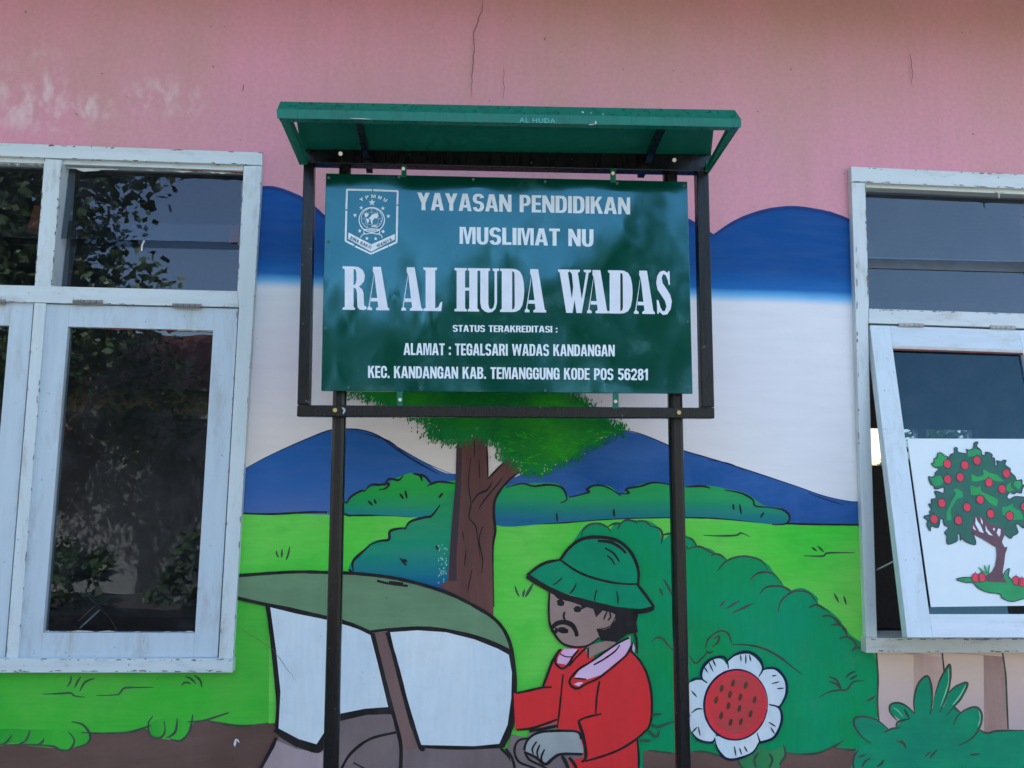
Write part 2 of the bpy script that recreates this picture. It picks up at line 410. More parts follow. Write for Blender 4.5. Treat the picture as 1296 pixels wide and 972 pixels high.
# ================================================================== MURAL
def zramp(name, stops, xr=None, wob=.02, rough=.5):
    """paint whose colour runs with height on the wall, as brushed on; stops = (z, colour)"""
    mt, nt, N, L, bs = newmat(name)
    t = N.new("ShaderNodeTexCoord"); sx = N.new("ShaderNodeSeparateXYZ"); L.new(t.outputs["Object"], sx.inputs[0])
    n = nz(N, L, tc(N, L, (.35, 1, 1)), 5, 5)
    a = N.new("ShaderNodeMath"); a.operation = 'MULTIPLY_ADD'; L.new(n, a.inputs[0]); a.inputs[1].default_value = wob*2; L.new(sx.outputs[2], a.inputs[2])
    z0, z1 = stops[0][0], stops[-1][0]
    f = rng(N, L, a.outputs[0], z0+wob, z1+wob)
    cr = N.new("ShaderNodeValToRGB"); L.new(f, cr.inputs[0])
    for i, (zz, c) in enumerate(stops):
        e = cr.color_ramp.elements[i] if i < 2 and i < len(stops) else cr.color_ramp.elements.new((zz-z0)/(z1-z0))
        e.position = (zz-z0)/(z1-z0); e.color = (*c, 1)
    c = cr.outputs[0]
    if xr:
        x0, x1, cc, k, zt = xr
        g = rng(N, L, sx.outputs[0], x0, x1, 0, k); h = rng(N, L, sx.outputs[2], zt, zt-.12)
        q = N.new("ShaderNodeMath"); q.operation = 'MULTIPLY'; L.new(g, q.inputs[0]); L.new(h, q.inputs[1]); c = mix(N, L, q.outputs[0], c, cc)
    g = nz(N, L, tc(N, L, (.15, 1, 1)), 30, 4)
    c = mix(N, L, rng(N, L, g, .4, .7, 0, .06), c, (.25, .28, .32))
    sp = nz(N, L, tc(N, L), 45, 2); c = mix(N, L, rng(N, L, sp, .76, .78, 0, .5), c, (.08, .08, .08))
    L.new(c, bs.inputs["Base Color"]); bs.inputs["Roughness"].default_value = rough; bs.inputs["Specular IOR Level"].default_value = .07
    plaster_relief(N, L, bs); return mt
zb = P(640, 368).z
SKYP = zramp("painted_sky", [(P(640, 600).z, C(206, 190, 188)), (P(640, 470).z, C(200, 192, 204)), (zb-.02, C(204, 204, 218)), (zb+.012, C(90, 160, 210)),
                             (zb+.04, C0(30, 110, 190)), (zb+.12, C0(20, 82, 156)), (P(640, 262).z, C0(16, 80, 154))], xr=(.5, 1.3, C(190, 212, 228, 1.0), .85, zb), wob=.012)
skyp = area("painted_sky", z('X', (286, 700), (288, 300), (322, 241)) + cat(z('X', (326, 238), (345, 237), (368, 244), (390, 256), (411, 273), (440, 300)), False) +
     z('X', (640, 330)) + cat(z('X', (840, 262), (862, 274), (886, 288), (904, 297)), False) + cat(z('X', (904, 297), (930, 279), (965, 266), (1000, 261), (1035, 265), (1065, 273), (1096, 289)), False)[1:] + z('X', (1104, 700)), SKYP, wall, smooth=False)
NAVY = paint(C(28, 48, 100), C(22, 60, 118), 8, name='navy_edge', brush=.05)
lines("scallop_edge", [(z('X', (318, 238), (345, 238), (368, 245), (390, 257), (411, 275)), 5), (z('X', (850, 270), (872, 281), (902, 299)), 7),
      (z('X', (903, 299), (930, 281), (965, 268), (1000, 263), (1035, 267), (1065, 275), (1094, 290)), 5)], NAVY, skyp, taper=(.8, .8))
# mountains
MT = zramp("mountain_blue", [(P(400, 655).z, C(62, 92, 150)), (P(400, 610).z, C(40, 86, 148)), (P(400, 560).z, C(30, 80, 144)), (P(400, 540).z, C(24, 72, 134))], wob=.05)
mA = area("painted_mountain", z('A', (-45, 420), (22, 385), (120, 330), (250, 270), (380, 218), (450, 210), (520, 213), (590, 235), (700, 300), (800, 355), (880, 395), (1000, 420), (1000, 600), (500, 600), (-45, 600)), MT, wall)
lines("ridge_line", [(z('A', (20, 385), (120, 330), (250, 270), (380, 218), (450, 210), (520, 213), (590, 235), (700, 300), (800, 355), (920, 405)), 1.6),
      (z('A', (600, 240), (680, 300), (760, 350), (850, 400)), 2.2), (z('A', (540, 230), (640, 260), (700, 310)), 1.5)], INKB, mA)
MT2 = paint(C(52, 92, 154), C(22, 72, 132), 3.2, (.5, 1, 1.2), name='mountain_blue_right')
mB = area("painted_mountain", z('B', (-60, 330), (40, 290), (150, 235), (260, 180), (340, 140), (400, 125), (500, 145), (590, 183), (640, 198), (760, 235), (900, 280), (1050, 330), (1150, 362), (1230, 378), (1310, 388), (1310, 480), (600, 480), (-60, 480)), MT2, wall)
lines("ridge_line", [(z('B', (380, 128), (440, 128), (500, 145), (590, 183), (640, 200), (760, 235), (900, 280), (1050, 330), (1150, 365), (1262, 385)), 1.5),
      (z('B', (1080, 350), (1150, 375), (1205, 392)), 1.2), (z('B', (720, 230), (800, 245), (860, 275)), 1.2)], INKB, mB)
# meadow
MEAD = paint(C(54, 178, 56), C(98, 186, 80), 1.9, (.7, 1, 1.3), lo=.35, hi=.62, name='meadow_green')
mead = area("painted_meadow", z('X', (285, 650), (360, 650), (432, 652), (520, 654), (600, 657), (640, 661), (780, 655), (900, 656), (1000, 662), (1106, 664), (1130, 860), (1130, 1100), (-60, 1100), (-60, 842), (285, 842)), MEAD, wall, smooth=False)
LAWN2 = paint(C(48, 160, 50), C(74, 162, 64), 3.0, (.9, 1, 1.0), name='lawn_green')
area("painted_lawn", z('H', (-20, 270), (1100, 270), (1120, -110), (1300, -100), (1296, 560), (-20, 660)), LAWN2, wall, smooth=False)
lines("horizon_line", [(z('A', (15, 565), (150, 568), (300, 560), (380, 560)), 2.6), (z('A', (440, 560), (480, 573), (620, 572), (740, 578)), 2.6),
      (z('B', (0, 460), (180, 456), (400, 440), (640, 436), (780, 441), (900, 452), (1000, 458)), 2.6), (z('B', (1000, 458), (1100, 461), (1275, 463)), 2.6)], INK, mead, taper=(.9, .9))
lines("grass_ticks", [z('A', (165, 722), (168, 738), (175, 752)), z('A', (190, 715), (188, 752)), z('A', (222, 705), (215, 740), (206, 762)),
      z('A', (1170, 870), (1180, 900), (1190, 916)), z('A', (1212, 885), (1204, 920)), z('A', (1248, 862), (1230, 895), (1215, 918)),
      z('C', (60, 510), (70, 545), (85, 570)), z('C', (118, 530), (105, 570)), z('C', (170, 492), (145, 535), (122, 575)),
      z('B', (705, 500), (760, 502), (820, 500), (840, 492), (870, 505)), z('B', (1062, 573), (1130, 574), (1150, 563), (1245, 562)), z('B', (1090, 542), (1110, 557)), z('B', (1112, 538), (1135, 560)),
      z('B', (1170, 705), (1188, 740)), z('B', (1205, 715), (1215, 748)),
      z('H', (345, 298), (338, 330), (322, 352)), z('H', (390, 303), (372, 330), (360, 357)), z('H', (458, 310), (410, 330), (384, 376)),
      z('H', (205, 387), (270, 385), (340, 382), (360, 395), (410, 402)), z('H', (465, 394), (560, 390), (580, 380), (600, 358), (660, 355), (740, 354)),
      z('H', (874, 345), (895, 330), (922, 338)), z('H', (893, 303), (920, 312), (946, 338)), z('H', (936, 295), (965, 320), (974, 357))], INKG, mead, width=2.6, taper=(.3, .3))
# brown earth along the bottom
EARTH = paint(C(96, 78, 74), C(76, 62, 58), 3, (.4, 1, 1), name='earth_brown')
eA = area("painted_earth", z('H', (-30, 640), (60, 628), (180, 640), (270, 648), (330, 655), (440, 575), (560, 575), (700, 550), (770, 600), (850, 610), (915, 570), (935, 520), (1000, 512), (1180, 540), (1296, 528), (1420, 520), (1500, 1200), (-30, 1200)), EARTH, wall, smooth=False)
LEAFG = paint(C(55, 160, 55), C(40, 140, 50), 5, name='tuft_green')
area("painted_tuft", z('H', (-30, 560), (200, 560), (380, 560), (425, 585), (425, 620), (370, 645), (350, 645), (320, 665), (280, 655), (250, 635), (190, 635), (60, 620), (-30, 640)), LEAFG, eA)
area("painted_tuft", z('H', (722, 530), (800, 500), (900, 520), (918, 560), (895, 600), (850, 608), (800, 595), (750, 600), (725, 570)), LEAFG, eA)
lines("tuft_lines", [z('H', (0, 632), (30, 620), (58, 585)), z('H', (90, 628), (125, 610), (146, 560)), z('H', (170, 635), (200, 622), (212, 602)), z('H', (20, 632), (120, 630), (250, 638), (290, 656), (335, 655), (358, 620), (352, 595), (330, 570)),
      z('H', (345, 520), (400, 535), (435, 585), (420, 625), (360, 645)), z('H', (392, 573), (520, 576), (620, 572), (700, 548), (730, 538)), z('H', (738, 493), (715, 530), (725, 585), (770, 598), (795, 570), (792, 515)),
      z('H', (800, 600), (845, 570), (855, 503)), z('H', (815, 600), (870, 612), (912, 570), (925, 520), (930, 485)), z('H', (905, 520), (980, 515), (1105, 476)), z('H', (1000, 515), (1100, 535), (1190, 540), (1296, 527))], INKG, eA, width=3.0, taper=(.4, .4))
# bushes
def bush(zone, pts, mat, name="painted_bush"): return area(name, z(zone, *pts), mat, wall)
BG1 = zramp("bush_green", [(P(500, 655).z, C(30, 110, 130)), (P(500, 640).z, C(26, 130, 85)), (P(500, 622).z, C(30, 140, 62)), (P(500, 600).z, C(34, 150, 60))], wob=.02)
b1 = bush('A', [(430, 535), (470, 512), (500, 480), (560, 455), (620, 445), (680, 412), (740, 395), (790, 418), (812, 440), (880, 430), (960, 440), (960, 590), (740, 580), (560, 570), (430, 568)], BG1)
lines("leaf_line", [z('A', (442, 520), (470, 517)), z('A', (460, 525), (480, 495), (520, 472), (540, 470)), z('A', (535, 475), (565, 445), (600, 445), (640, 440), (625, 460), (598, 465)), z('A', (620, 450), (640, 420), (680, 425), (700, 405)),
      z('A', (740, 398), (770, 405), (780, 430)), z('A', (745, 400), (790, 408), (820, 442)), z('A', (800, 450), (850, 432), (920, 440)), z('A', (552, 512), (572, 532)), z('A', (578, 505), (586, 525)), z('A', (685, 480), (702, 505)), z('A', (708, 468), (716, 502)), z('A', (850, 500), (868, 478)), z('A', (440, 562), (480, 578))], INK, b1, width=3.0, taper=(.4, .4))
BG2 = zramp("bush_teal", [(P(550, 745).z, C(22, 70, 130)), (P(550, 725).z, C(20, 100, 120)), (P(550, 695).z, C(24, 125, 100)), (P(550, 640).z, C(30, 128, 80))], wob=.06)
b2 = bush('A', [(490, 820), (487, 760), (530, 720), (575, 682), (640, 668), (650, 632), (710, 622), (750, 588), (810, 582), (850, 535), (930, 490), (930, 900), (700, 880)], BG2)
lines("leaf_line", [(z('A', (490, 812), (488, 770), (520, 735), (560, 700)), 3.4), (z('A', (555, 700), (600, 682), (640, 675), (645, 640), (690, 628), (715, 628)), 3.4), (z('A', (705, 635), (730, 600), (790, 582), (820, 575), (855, 530)), 3.4), z('A', (685, 752), (715, 785)), z('A', (700, 758), (718, 770)), z('A', (838, 700), (846, 720)), z('A', (470, 800), (485, 815))], INK, b2, width=3.0, taper=(.4, .4))
BG3 = zramp("hedge_green", [(P(820, 662).z, C(26, 90, 125)), (P(820, 648).z, C(24, 112, 105)), (P(820, 632).z, C(30, 135, 82)), (P(820, 612).z, C(32, 140, 70))], wob=.03)
b3 = bush('B', [(-40, 340), (0, 325), (60, 315), (180, 315), (212, 345), (230, 365), (290, 350), (310, 323), (370, 325), (410, 355), (450, 328), (530, 310), (600, 325), (720, 323), (790, 335), (860, 352), (920, 393), (980, 402), (1012, 430), (1000, 460), (960, 462), (780, 440), (640, 435), (400, 440), (180, 455), (-40, 462)], BG3, "painted_hedge")
lines("leaf_line", [z('B', (0, 330), (60, 316), (100, 325), (150, 320), (200, 330), (218, 370), (195, 385)), z('B', (225, 365), (280, 352), (298, 345), (290, 335), (320, 322), (360, 328), (412, 360)), z('B', (400, 352), (440, 350), (430, 335), (480, 325), (530, 312), (600, 322)),
      z('B', (640, 328), (700, 325), (730, 332)), z('B', (780, 338), (840, 350), (880, 372), (890, 395), (940, 400)), z('B', (930, 400), (985, 408), (1012, 432), (1000, 458), (950, 462)), z('B', (810, 388), (814, 410)), z('B', (834, 388), (840, 425)), z('B', (908, 438), (920, 418)), z('B', (182, 420), (184, 450)), z('B', (385, 405), (387, 435))], INK, b3, width=2.8, taper=(.4, .4))
BG4 = paint(C(0, 130, 76), C(0, 132, 98), 2.6, (1, 1, .7), name='big_bush_green')
b4 = area("painted_bush", z('B', (200, 620), (250, 510), (290, 462), (340, 455), (370, 480), (400, 455), (490, 445), (540, 468), (560, 515), (600, 490), (660, 510), (682, 540), (730, 548), (790, 588), (860, 573), (930, 600), (955, 632), (985, 670), (1010, 695), (1060, 688), (1110, 720), (1115, 745), (1150, 765), (1190, 800), (1215, 840), (1252, 872), (1300, 905)) + z('X', (1112, 850), (1112, 915), (1160, 1000), (1100, 1100), (760, 1100), (740, 800)), BG4, wall)
lines("leaf_line", [z('C', (480, 205), (485, 160), (530, 120), (590, 115), (640, 135), (665, 168)), z('C', (640, 135), (680, 115), (720, 115), (705, 150)), z('C', (715, 120), (760, 92), (815, 100), (830, 115)), z('C', (830, 100), (880, 100), (920, 135)), z('C', (915, 130), (970, 145), (990, 190), (980, 240)),
      z('C', (990, 185), (1040, 175), (1060, 180)), z('B', (640, 505), (665, 515), (682, 540)), z('B', (645, 550), (690, 540), (730, 560), (760, 572)), z('B', (732, 572), (760, 568), (790, 590)), z('B', (755, 628), (790, 590), (850, 575), (910, 590), (935, 625)),
      z('B', (870, 660), (900, 635), (950, 635), (985, 672)), z('B', (905, 710), (930, 685), (980, 682), (1015, 700), (990, 720)), z('B', (970, 775), (985, 730), (1030, 700), (1080, 705), (1112, 745)), z('B', (1080, 760), (1110, 748), (1155, 775)), z('B', (1130, 790), (1160, 788), (1190, 820)), z('B', (1160, 820), (1195, 822), (1218, 860)), z('B', (1190, 870), (1215, 862), (1245, 880), (1250, 905)), z('B', (1235, 912), (1255, 900), (1290, 910)),
      z('B', (762, 755), (782, 733)), z('B', (785, 762), (835, 733)), z('B', (805, 778), (885, 742)), z('B', (548, 688), (560, 715)), z('B', (562, 655), (580, 685), (592, 712)), z('B', (640, 545), (650, 540)),
      z('E', (20, 180), (50, 152), (90, 155), (125, 195), (170, 238)), z('E', (265, 265), (300, 312), (340, 280), (375, 245)), z('E', (365, 230), (385, 245), (415, 235)), z('E', (362, 220), (380, 160), (420, 125), (450, 105)), z('E', (405, 210), (440, 180), (450, 140), (410, 160)), z('E', (440, 118), (470, 105), (510, 130), (528, 185)), z('E', (525, 192), (620, 195), (720, 215), (820, 265), (900, 325), (972, 382)),
      z('F', (20, 12), (80, 15), (130, 55), (128, 70)), z('F', (75, 72), (125, 65), (170, 100), (182, 145)), z('F', (130, 155), (180, 145), (225, 175), (238, 215)), z('F', (210, 238), (235, 210), (298, 225)),
      z('F', (0, 530), (60, 495), (140, 480), (175, 480), (220, 430), (285, 422)), z('F', (62, 395), (110, 415), (145, 470)), z('F', (65, 425), (115, 445), (140, 475)), z('F', (170, 405), (200, 375), (236, 362)), z('F', (195, 415), (245, 385)), z('F', (0, 880), (80, 850), (160, 797)), z('F', (300, 555), (358, 518))], INKG, b4, width=2.8, taper=(.4, .4))
# planks under the right window
PLK = zramp("plank_beige", [(P(1200, 930).z, C(160, 148, 156)), (P(1200, 826).z, C(188, 172, 160))], wob=.05)
pk = area("painted_planks", z('F', (370, 200), (1800, 200), (1800, 1300), (250, 1300), (370, 900)), PLK, wall, smooth=False)
PLKD = paint(C(160, 140, 134), C(190, 168, 162), 6, (1, 1, .08), name='plank_shade', lo=.3, hi=.7)
area("plank_band", z('F', (600, 200), (780, 200), (790, 420), (680, 760), (600, 760)), PLKD, pk, smooth=False)
area("plank_band", z('F', (1040, 200), (1162, 200), (1190, 480), (1195, 760), (1045, 760)), paint(C(128, 108, 104), C(150, 128, 124), 6, (1, 1, .08), name='plank_shade_dark', lo=.3, hi=.7), pk, smooth=False)
lines("plank_joint", [(z('F', (365, 240), (375, 400), (372, 560), (380, 680)), 2.6), (z('F', (780, 240), (790, 340), (800, 420)), 2.2), (z('F', (1160, 240), (1180, 380), (1188, 550), (1196, 728)), 2.4), (z('F', (1650, 240), (1670, 700)), 2.4)], INKG, pk, taper=(.8, .8))
# brown earth patches between plants at the bottom right
e2 = area("painted_earth", z('E', (-30, 862), (60, 868), (180, 882), (300, 868), (380, 878), (480, 905), (600, 915), (720, 870), (870, 868), (950, 885), (1060, 880), (1160, 845), (1300, 850), (1360, 900), (1360, 1300), (-30, 1300)), EARTH, wall, smooth=False)
lines("earth_line", [z('E', (0, 862), (60, 868), (180, 882)), z('E', (280, 868), (370, 872), (480, 905)), z('E', (865, 870), (950, 885), (1060, 880), (1130, 855), (1238, 798)), z('F', (100, 845), (180, 858), (250, 855), (290, 838))], INKG, e2, width=3, taper=(.4, .4))
area("painted_sprout", z('E', (575, 920), (640, 870), (720, 840), (780, 860), (855, 840), (868, 890), (830, 960), (800, 1100), (640, 1100), (590, 1000)), paint(C(42, 112, 72), C(55, 130, 82), 5, name='sprout_green'), e2)
lines("sprout_line", [z('E', (570, 915), (580, 950), (620, 1000)), z('E', (700, 875), (670, 920), (685, 970)), z('E', (765, 880), (785, 920), (765, 970)), z('E', (855, 825), (868, 890), (830, 950))], INKG, e2, width=3.4, taper=(.3, .6))
# leafy plant at the bottom right
LP = paint(C(22, 120, 96), C(24, 134, 98), 4.5, (1, 1, 1), name='leafy_green')
lp = area("painted_plant", z('F', (230, 900), (260, 840), (330, 820), (420, 745), (480, 720), (520, 680), (600, 640), (700, 600), (850, 590), (920, 640), (1005, 720), (1060, 750), (1130, 735), (1296, 735), (1800, 745), (1800, 1300), (230, 1300)), LP, wall)
for q in ([(230, 700), (225, 665), (260, 650), (330, 655), (400, 690), (440, 740), (420, 800), (330, 815), (260, 760)],
          [(450, 620), (450, 580), (500, 562), (560, 590), (610, 640), (590, 690), (520, 670)],
          [(610, 640), (605, 540), (630, 440), (688, 392), (715, 450), (718, 560), (700, 660), (640, 690)],
          [(730, 520), (760, 430), (800, 360), (828, 322), (832, 400), (815, 500), (770, 620), (720, 660)],
          [(800, 560), (830, 490), (880, 450), (942, 435), (910, 510), (860, 580), (800, 640), (780, 620)],
          [(850, 700), (890, 630), (960, 595), (1005, 595), (1030, 660), (1005, 740), (930, 800), (880, 830)]):
    area("painted_leaf", z('F', *q), LP, lp)
HLG = paint(C(110, 185, 150), C(90, 170, 130), 5, name='leaf_highlight')
lines("leaf_highlight", [(z('F', (818, 345), (822, 420), (800, 500), (770, 580)), 1.6), (z('F', (930, 450), (890, 520), (845, 575)), 2), (z('F', (1012, 610), (1022, 660), (1005, 710)), 1.8), (z('F', (470, 590), (500, 610), (535, 650)), 1.5)], HLG, lp)
lines("leaf_line", [z('F', (335, 818), (270, 770), (225, 700), (235, 655), (300, 650), (370, 670), (438, 725)), z('F', (412, 748), (460, 725), (515, 718)), z('F', (488, 712), (505, 680), (575, 662)), z('F', (495, 672), (452, 620), (455, 572), (510, 562), (565, 590), (608, 632)), z('F', (540, 600), (575, 662)),
      z('F', (608, 628), (602, 540), (630, 440), (686, 392), (712, 460), (716, 560), (702, 635)), z('F', (738, 500), (765, 420), (800, 355), (828, 320), (832, 400), (812, 510), (765, 622)), z('F', (820, 498), (870, 455), (940, 437), (900, 530), (850, 590), (808, 640)), z('F', (848, 580), (890, 620)), z('F', (850, 705), (880, 640), (940, 600), (1000, 590), (1030, 640), (1015, 720), (960, 790), (880, 832)),
      z('F', (1000, 720), (1060, 752), (1130, 738), (1296, 735)), z('F', (488, 800), (530, 815), (555, 850)), z('F', (520, 795), (550, 830)), z('F', (672, 900), (705, 870)), z('F', (700, 910), (750, 855)),
      z('F', (255, 855), (225, 900), (220, 960), (240, 1000)), z('F', (250, 905), (300, 885)), z('F', (275, 965), (295, 930), (330, 910)), z('F', (370, 965), (400, 940), (410, 920)), z('F', (955, 890), (1020, 883))], INKG, lp, width=2.8, taper=(.4, .4))
# big tree
BARK = paint(C(98, 68, 66), C(74, 54, 54), 5, (1, 1, .15), name='bark_brown')
tr = area("painted_tree", z('A', (935, 200), (925, 265), (920, 440), (905, 600), (895, 740), (888, 850), (850, 868), (950, 930), (1020, 975), (1080, 1000), (1080, 860), (1078, 720), (1088, 640), (1085, 560), (1085, 500), (1130, 445), (1200, 385), (1215, 350), (1150, 330), (1110, 362), (1058, 420), (1052, 330), (1045, 200)), BARK, wall, smooth=False)
area("trunk_side", z('A', (928, 262), (948, 262), (945, 440), (935, 600), (925, 740), (925, 850), (892, 850), (896, 740), (906, 600), (920, 440)), paint(C(55, 50, 58), C(62, 50, 54), 5, (1, 1, .2), name='bark_dark'), tr, smooth=False)
lines("bark_line", [(z('A', (1052, 265), (1058, 420)), 2.4), (z('A', (1058, 420), (1085, 390), (1140, 335)), 2.2), (z('A', (1195, 385), (1140, 430), (1090, 500), (1082, 570), (1088, 640), (1078, 720), (1082, 960)), 3.4), (z('A', (990, 520), (1015, 485), (1055, 465), (1075, 430)), 2.6), (z('A', (1018, 548), (1045, 505), (1100, 440), (1120, 410)), 1.8),
      z('A', (985, 330), (975, 440), (985, 520), (978, 580), (1005, 620), (1015, 680), (1025, 760)), z('A', (1020, 340), (1022, 420)), z('A', (1000, 260), (1000, 330)), z('A', (950, 640), (955, 680)), z('A', (965, 720), (958, 790)), z('A', (1035, 620), (1020, 680), (1035, 760), (1030, 820)), z('A', (990, 800), (970, 900))], INK, tr, width=1.7)
CR = paint(C(12, 96, 40), C(40, 135, 34), 3.0, (.7, 1, 1.2), lo=.42, hi=.60, name='crown_green')
crown = area("painted_crown", z('A', (420, 20), (500, 52), (620, 100), (700, 118), (760, 160), (840, 195), (850, 222), (900, 252), (960, 250), (1010, 225), (1050, 245), (1110, 278), (1125, 330), (1180, 330), (1205, 375), (1250, 380), (1300, 370)) + z('B', (130, 262), (220, 235), (280, 190), (330, 168), (395, 128), (372, 100), (300, 42), (240, 0), (150, -40), (-100, -120)), CR, tr, smooth=False)
edge = cat(z('A', (460, 45), (540, 75), (620, 103), (680, 135), (760, 165), (830, 200), (830, 235), (900, 258), (960, 255), (1010, 225), (1050, 250), (1110, 282), (1125, 330), (1180, 345), (1205, 380), (1250, 385), (1300, 375)) + z('B', (130, 268), (220, 240), (280, 192), (330, 168), (400, 128), (380, 105), (300, 42), (240, 0)), False, 12)
DAB = [paint(C(16, 112, 58), C(10, 90, 50), 9, name='dab_dark', brush=0), paint(C(20, 118, 52), C(16, 108, 46), 9, name='dab_mid', brush=0), paint(C(36, 142, 38), C(28, 132, 40), 9, name='dab_light', brush=0), paint(C(205, 180, 160), C(190, 170, 150), 9, name='dab_pale', brush=0)]
def inside(p, poly):
    c = False; j = len(poly)-1
    for i in range(len(poly)):
        if (poly[i][1] > p[1]) != (poly[j][1] > p[1]) and p[0] < (poly[j][0]-poly[i][0])*(p[1]-poly[i][1])/(poly[j][1]-poly[i][1])+poly[i][0]: c = not c
        j = i
    return c
def dabs(name, n, gen, mat, parent, ln=(3, 7), wd=(1, 2.2), ang=1.9, base=None):
    mb = MB(); y0 = nxt(.00005) if base is None else base
    for i in range(n):
        p = gen()
        if p is None: continue
        a = ang + random.gauss(0, .35); l = random.uniform(*ln)/2; ww = random.uniform(*wd)/2
        dx, dy = math.cos(a), math.sin(a); y = y0-.0002*random.random()
        q = [(p[0]+dx*l, p[1]+dy*l), (p[0]-dy*ww, p[1]+dx*ww), (p[0]-dx*l, p[1]-dy*l), (p[0]+dy*ww, p[1]-dx*ww)]
        v = [P(a_, b_, y) for a_, b_ in q]
        f = [(0, 1, 2, 3)]
        if (v[1]-v[0]).cross(v[2]-v[0]).dot(CAM-v[0]) < 0: f = [(3, 2, 1, 0)]
        mb.add(v, f)
    o = mb.build(name, mat, parent, kind='stuff'); LEVEL[0] += .00022; return o
def near_edge(s, bias=0):
    def g():
        p = random.choice(edge); return (p[0]+random.gauss(0, s), p[1]+bias+random.gauss(0, s*.8))
    return g
dabs("leaf_dabs", 1500, near_edge(5), DAB[0], tr)
dabs("leaf_dabs", 900, near_edge(5, -3), DAB[1], tr)
clump = ell(565, 549, 22, 11)
dabs("leaf_dabs", 300, lambda: (random.gauss(565, 13), random.gauss(549, 5)), DAB[0], tr)
cpoly = z('A', (420, 0), (620, 95), (850, 205), (1100, 270), (1200, 370), (1300, 360)) + z('B', (220, 225), (390, 128), (300, 42), (150, -40), (-100, -120))
def in_crown():
    p = (random.uniform(440, 790), random.uniform(495, 625)); return p if inside(p, cpoly) else None
dabs("leaf_dabs", 900, in_crown, DAB[1], tr, (4, 12), (.8, 2), .3)
dabs("leaf_dabs", 700, lambda: (lambda p: p if p and p[0] > 640 and p[1] > 545 else None)(in_crown()), DAB[2], tr, (5, 14), (1, 3), .1)
dabs("leaf_dabs", 45, near_edge(5, 0), DAB[3], tr, (1.5, 4), (.6, 1.2))
dabs("leaf_dabs", 40, lambda: (random.uniform(555, 566), random.uniform(690, 738)), paint(C(130, 200, 190), None, 9, name='dab_blue'), tr, (2, 4), (.8, 1.4))
# flower
FW = paint(C(186, 212, 226), C(168, 196, 212), 7, (1, 1, .6), name='petal_white')
fl = area("painted_flower", z('E', *ell(565, 580, 205, 228, .1)), FW, wall)
for q in ([(345, 410), (340, 345), (395, 290), (465, 285), (500, 330), (505, 380), (400, 460)], [(500, 305), (560, 262), (640, 255), (698, 300), (722, 355), (695, 400), (600, 380), (512, 370)],
          [(700, 400), (735, 352), (800, 352), (858, 415), (866, 500), (822, 582), (740, 570), (700, 470)], [(740, 575), (830, 600), (842, 680), (800, 765), (710, 805), (670, 750), (700, 640)],
          [(420, 775), (560, 780), (680, 740), (700, 815), (640, 885), (550, 912), (485, 905), (440, 850)], [(268, 640), (345, 600), (400, 690), (430, 780), (400, 805), (330, 795), (275, 745)],
          [(258, 445), (335, 412), (385, 440), (370, 520), (360, 600), (262, 632)]):
    area("petal", z('E', *q), FW, fl)
RED = paint(C(190, 52, 60), C(150, 66, 70), 3.2, (1, 1, 1), name='flower_red')
area("flower_center", z('E', *ell(555, 573, 196, 218, .15)), paint(C(205, 50, 62), C(196, 60, 66), 5, name='flower_rim_red'), fl)
area("flower_center", z('E', *ell(562, 565, 172, 190, .15)), RED, fl)
SEED = paint(C(82, 62, 48), C(70, 52, 42), 8, name='seed_brown', brush=0)
for (a, b) in ((465, 470), (537, 437), (617, 450), (518, 508), (583, 524), (430, 543), (673, 542), (508, 580), (577, 596), (648, 630), (462, 642), (522, 684), (587, 680)):
    area("seed", z('E', *ell(a, b, 12, 24, .25, 10)), SEED, fl)
lines("flower_line", [(z('E', *(ell(555, 573, 200, 222, .15, 24)+[ell(555, 573, 200, 222, .15, 24)[0]])), 2.6), (z('E', (375, 435), (340, 405), (345, 345), (395, 288), (470, 270), (500, 300), (508, 345)), 3.4), (z('E', (500, 300), (560, 252), (640, 240), (705, 285), (725, 345), (700, 395)), 3.4),
      (z('E', (720, 355), (760, 342), (815, 350), (868, 415), (875, 500), (838, 580), (822, 592)), 3.6), (z('E', (765, 572), (825, 590), (845, 640), (838, 700), (795, 780), (715, 810), (705, 800), (688, 748)), 3.4), (z('E', (705, 805), (660, 875), (560, 915), (490, 910), (440, 850), (420, 780)), 3), (z('E', (425, 785), (400, 812), (320, 795), (275, 745)), 3.2),
      (z('E', (345, 600), (310, 600), (275, 625)), 2), (z('E', (340, 412), (300, 410), (262, 430)), 3), z('E', (355, 335), (378, 370)), z('E', (385, 305), (412, 365)), z('E', (408, 285), (428, 330)), z('E', (585, 258), (588, 300)), z('E', (618, 255), (618, 315)), z('E', (640, 258), (650, 300)),
      z('E', (782, 392), (812, 388)), z('E', (780, 440), (830, 428)), z('E', (815, 472), (858, 468)), z('E', (762, 682), (808, 712)), z('E', (775, 715), (800, 758)), z('E', (545, 835), (556, 898)), z('E', (578, 845), (592, 890)), z('E', (608, 835), (628, 872)), z('E', (275, 485), (310, 525)), z('E', (278, 750), (312, 712)), z('E', (318, 712), (330, 770))], INKB, fl, width=1.8)
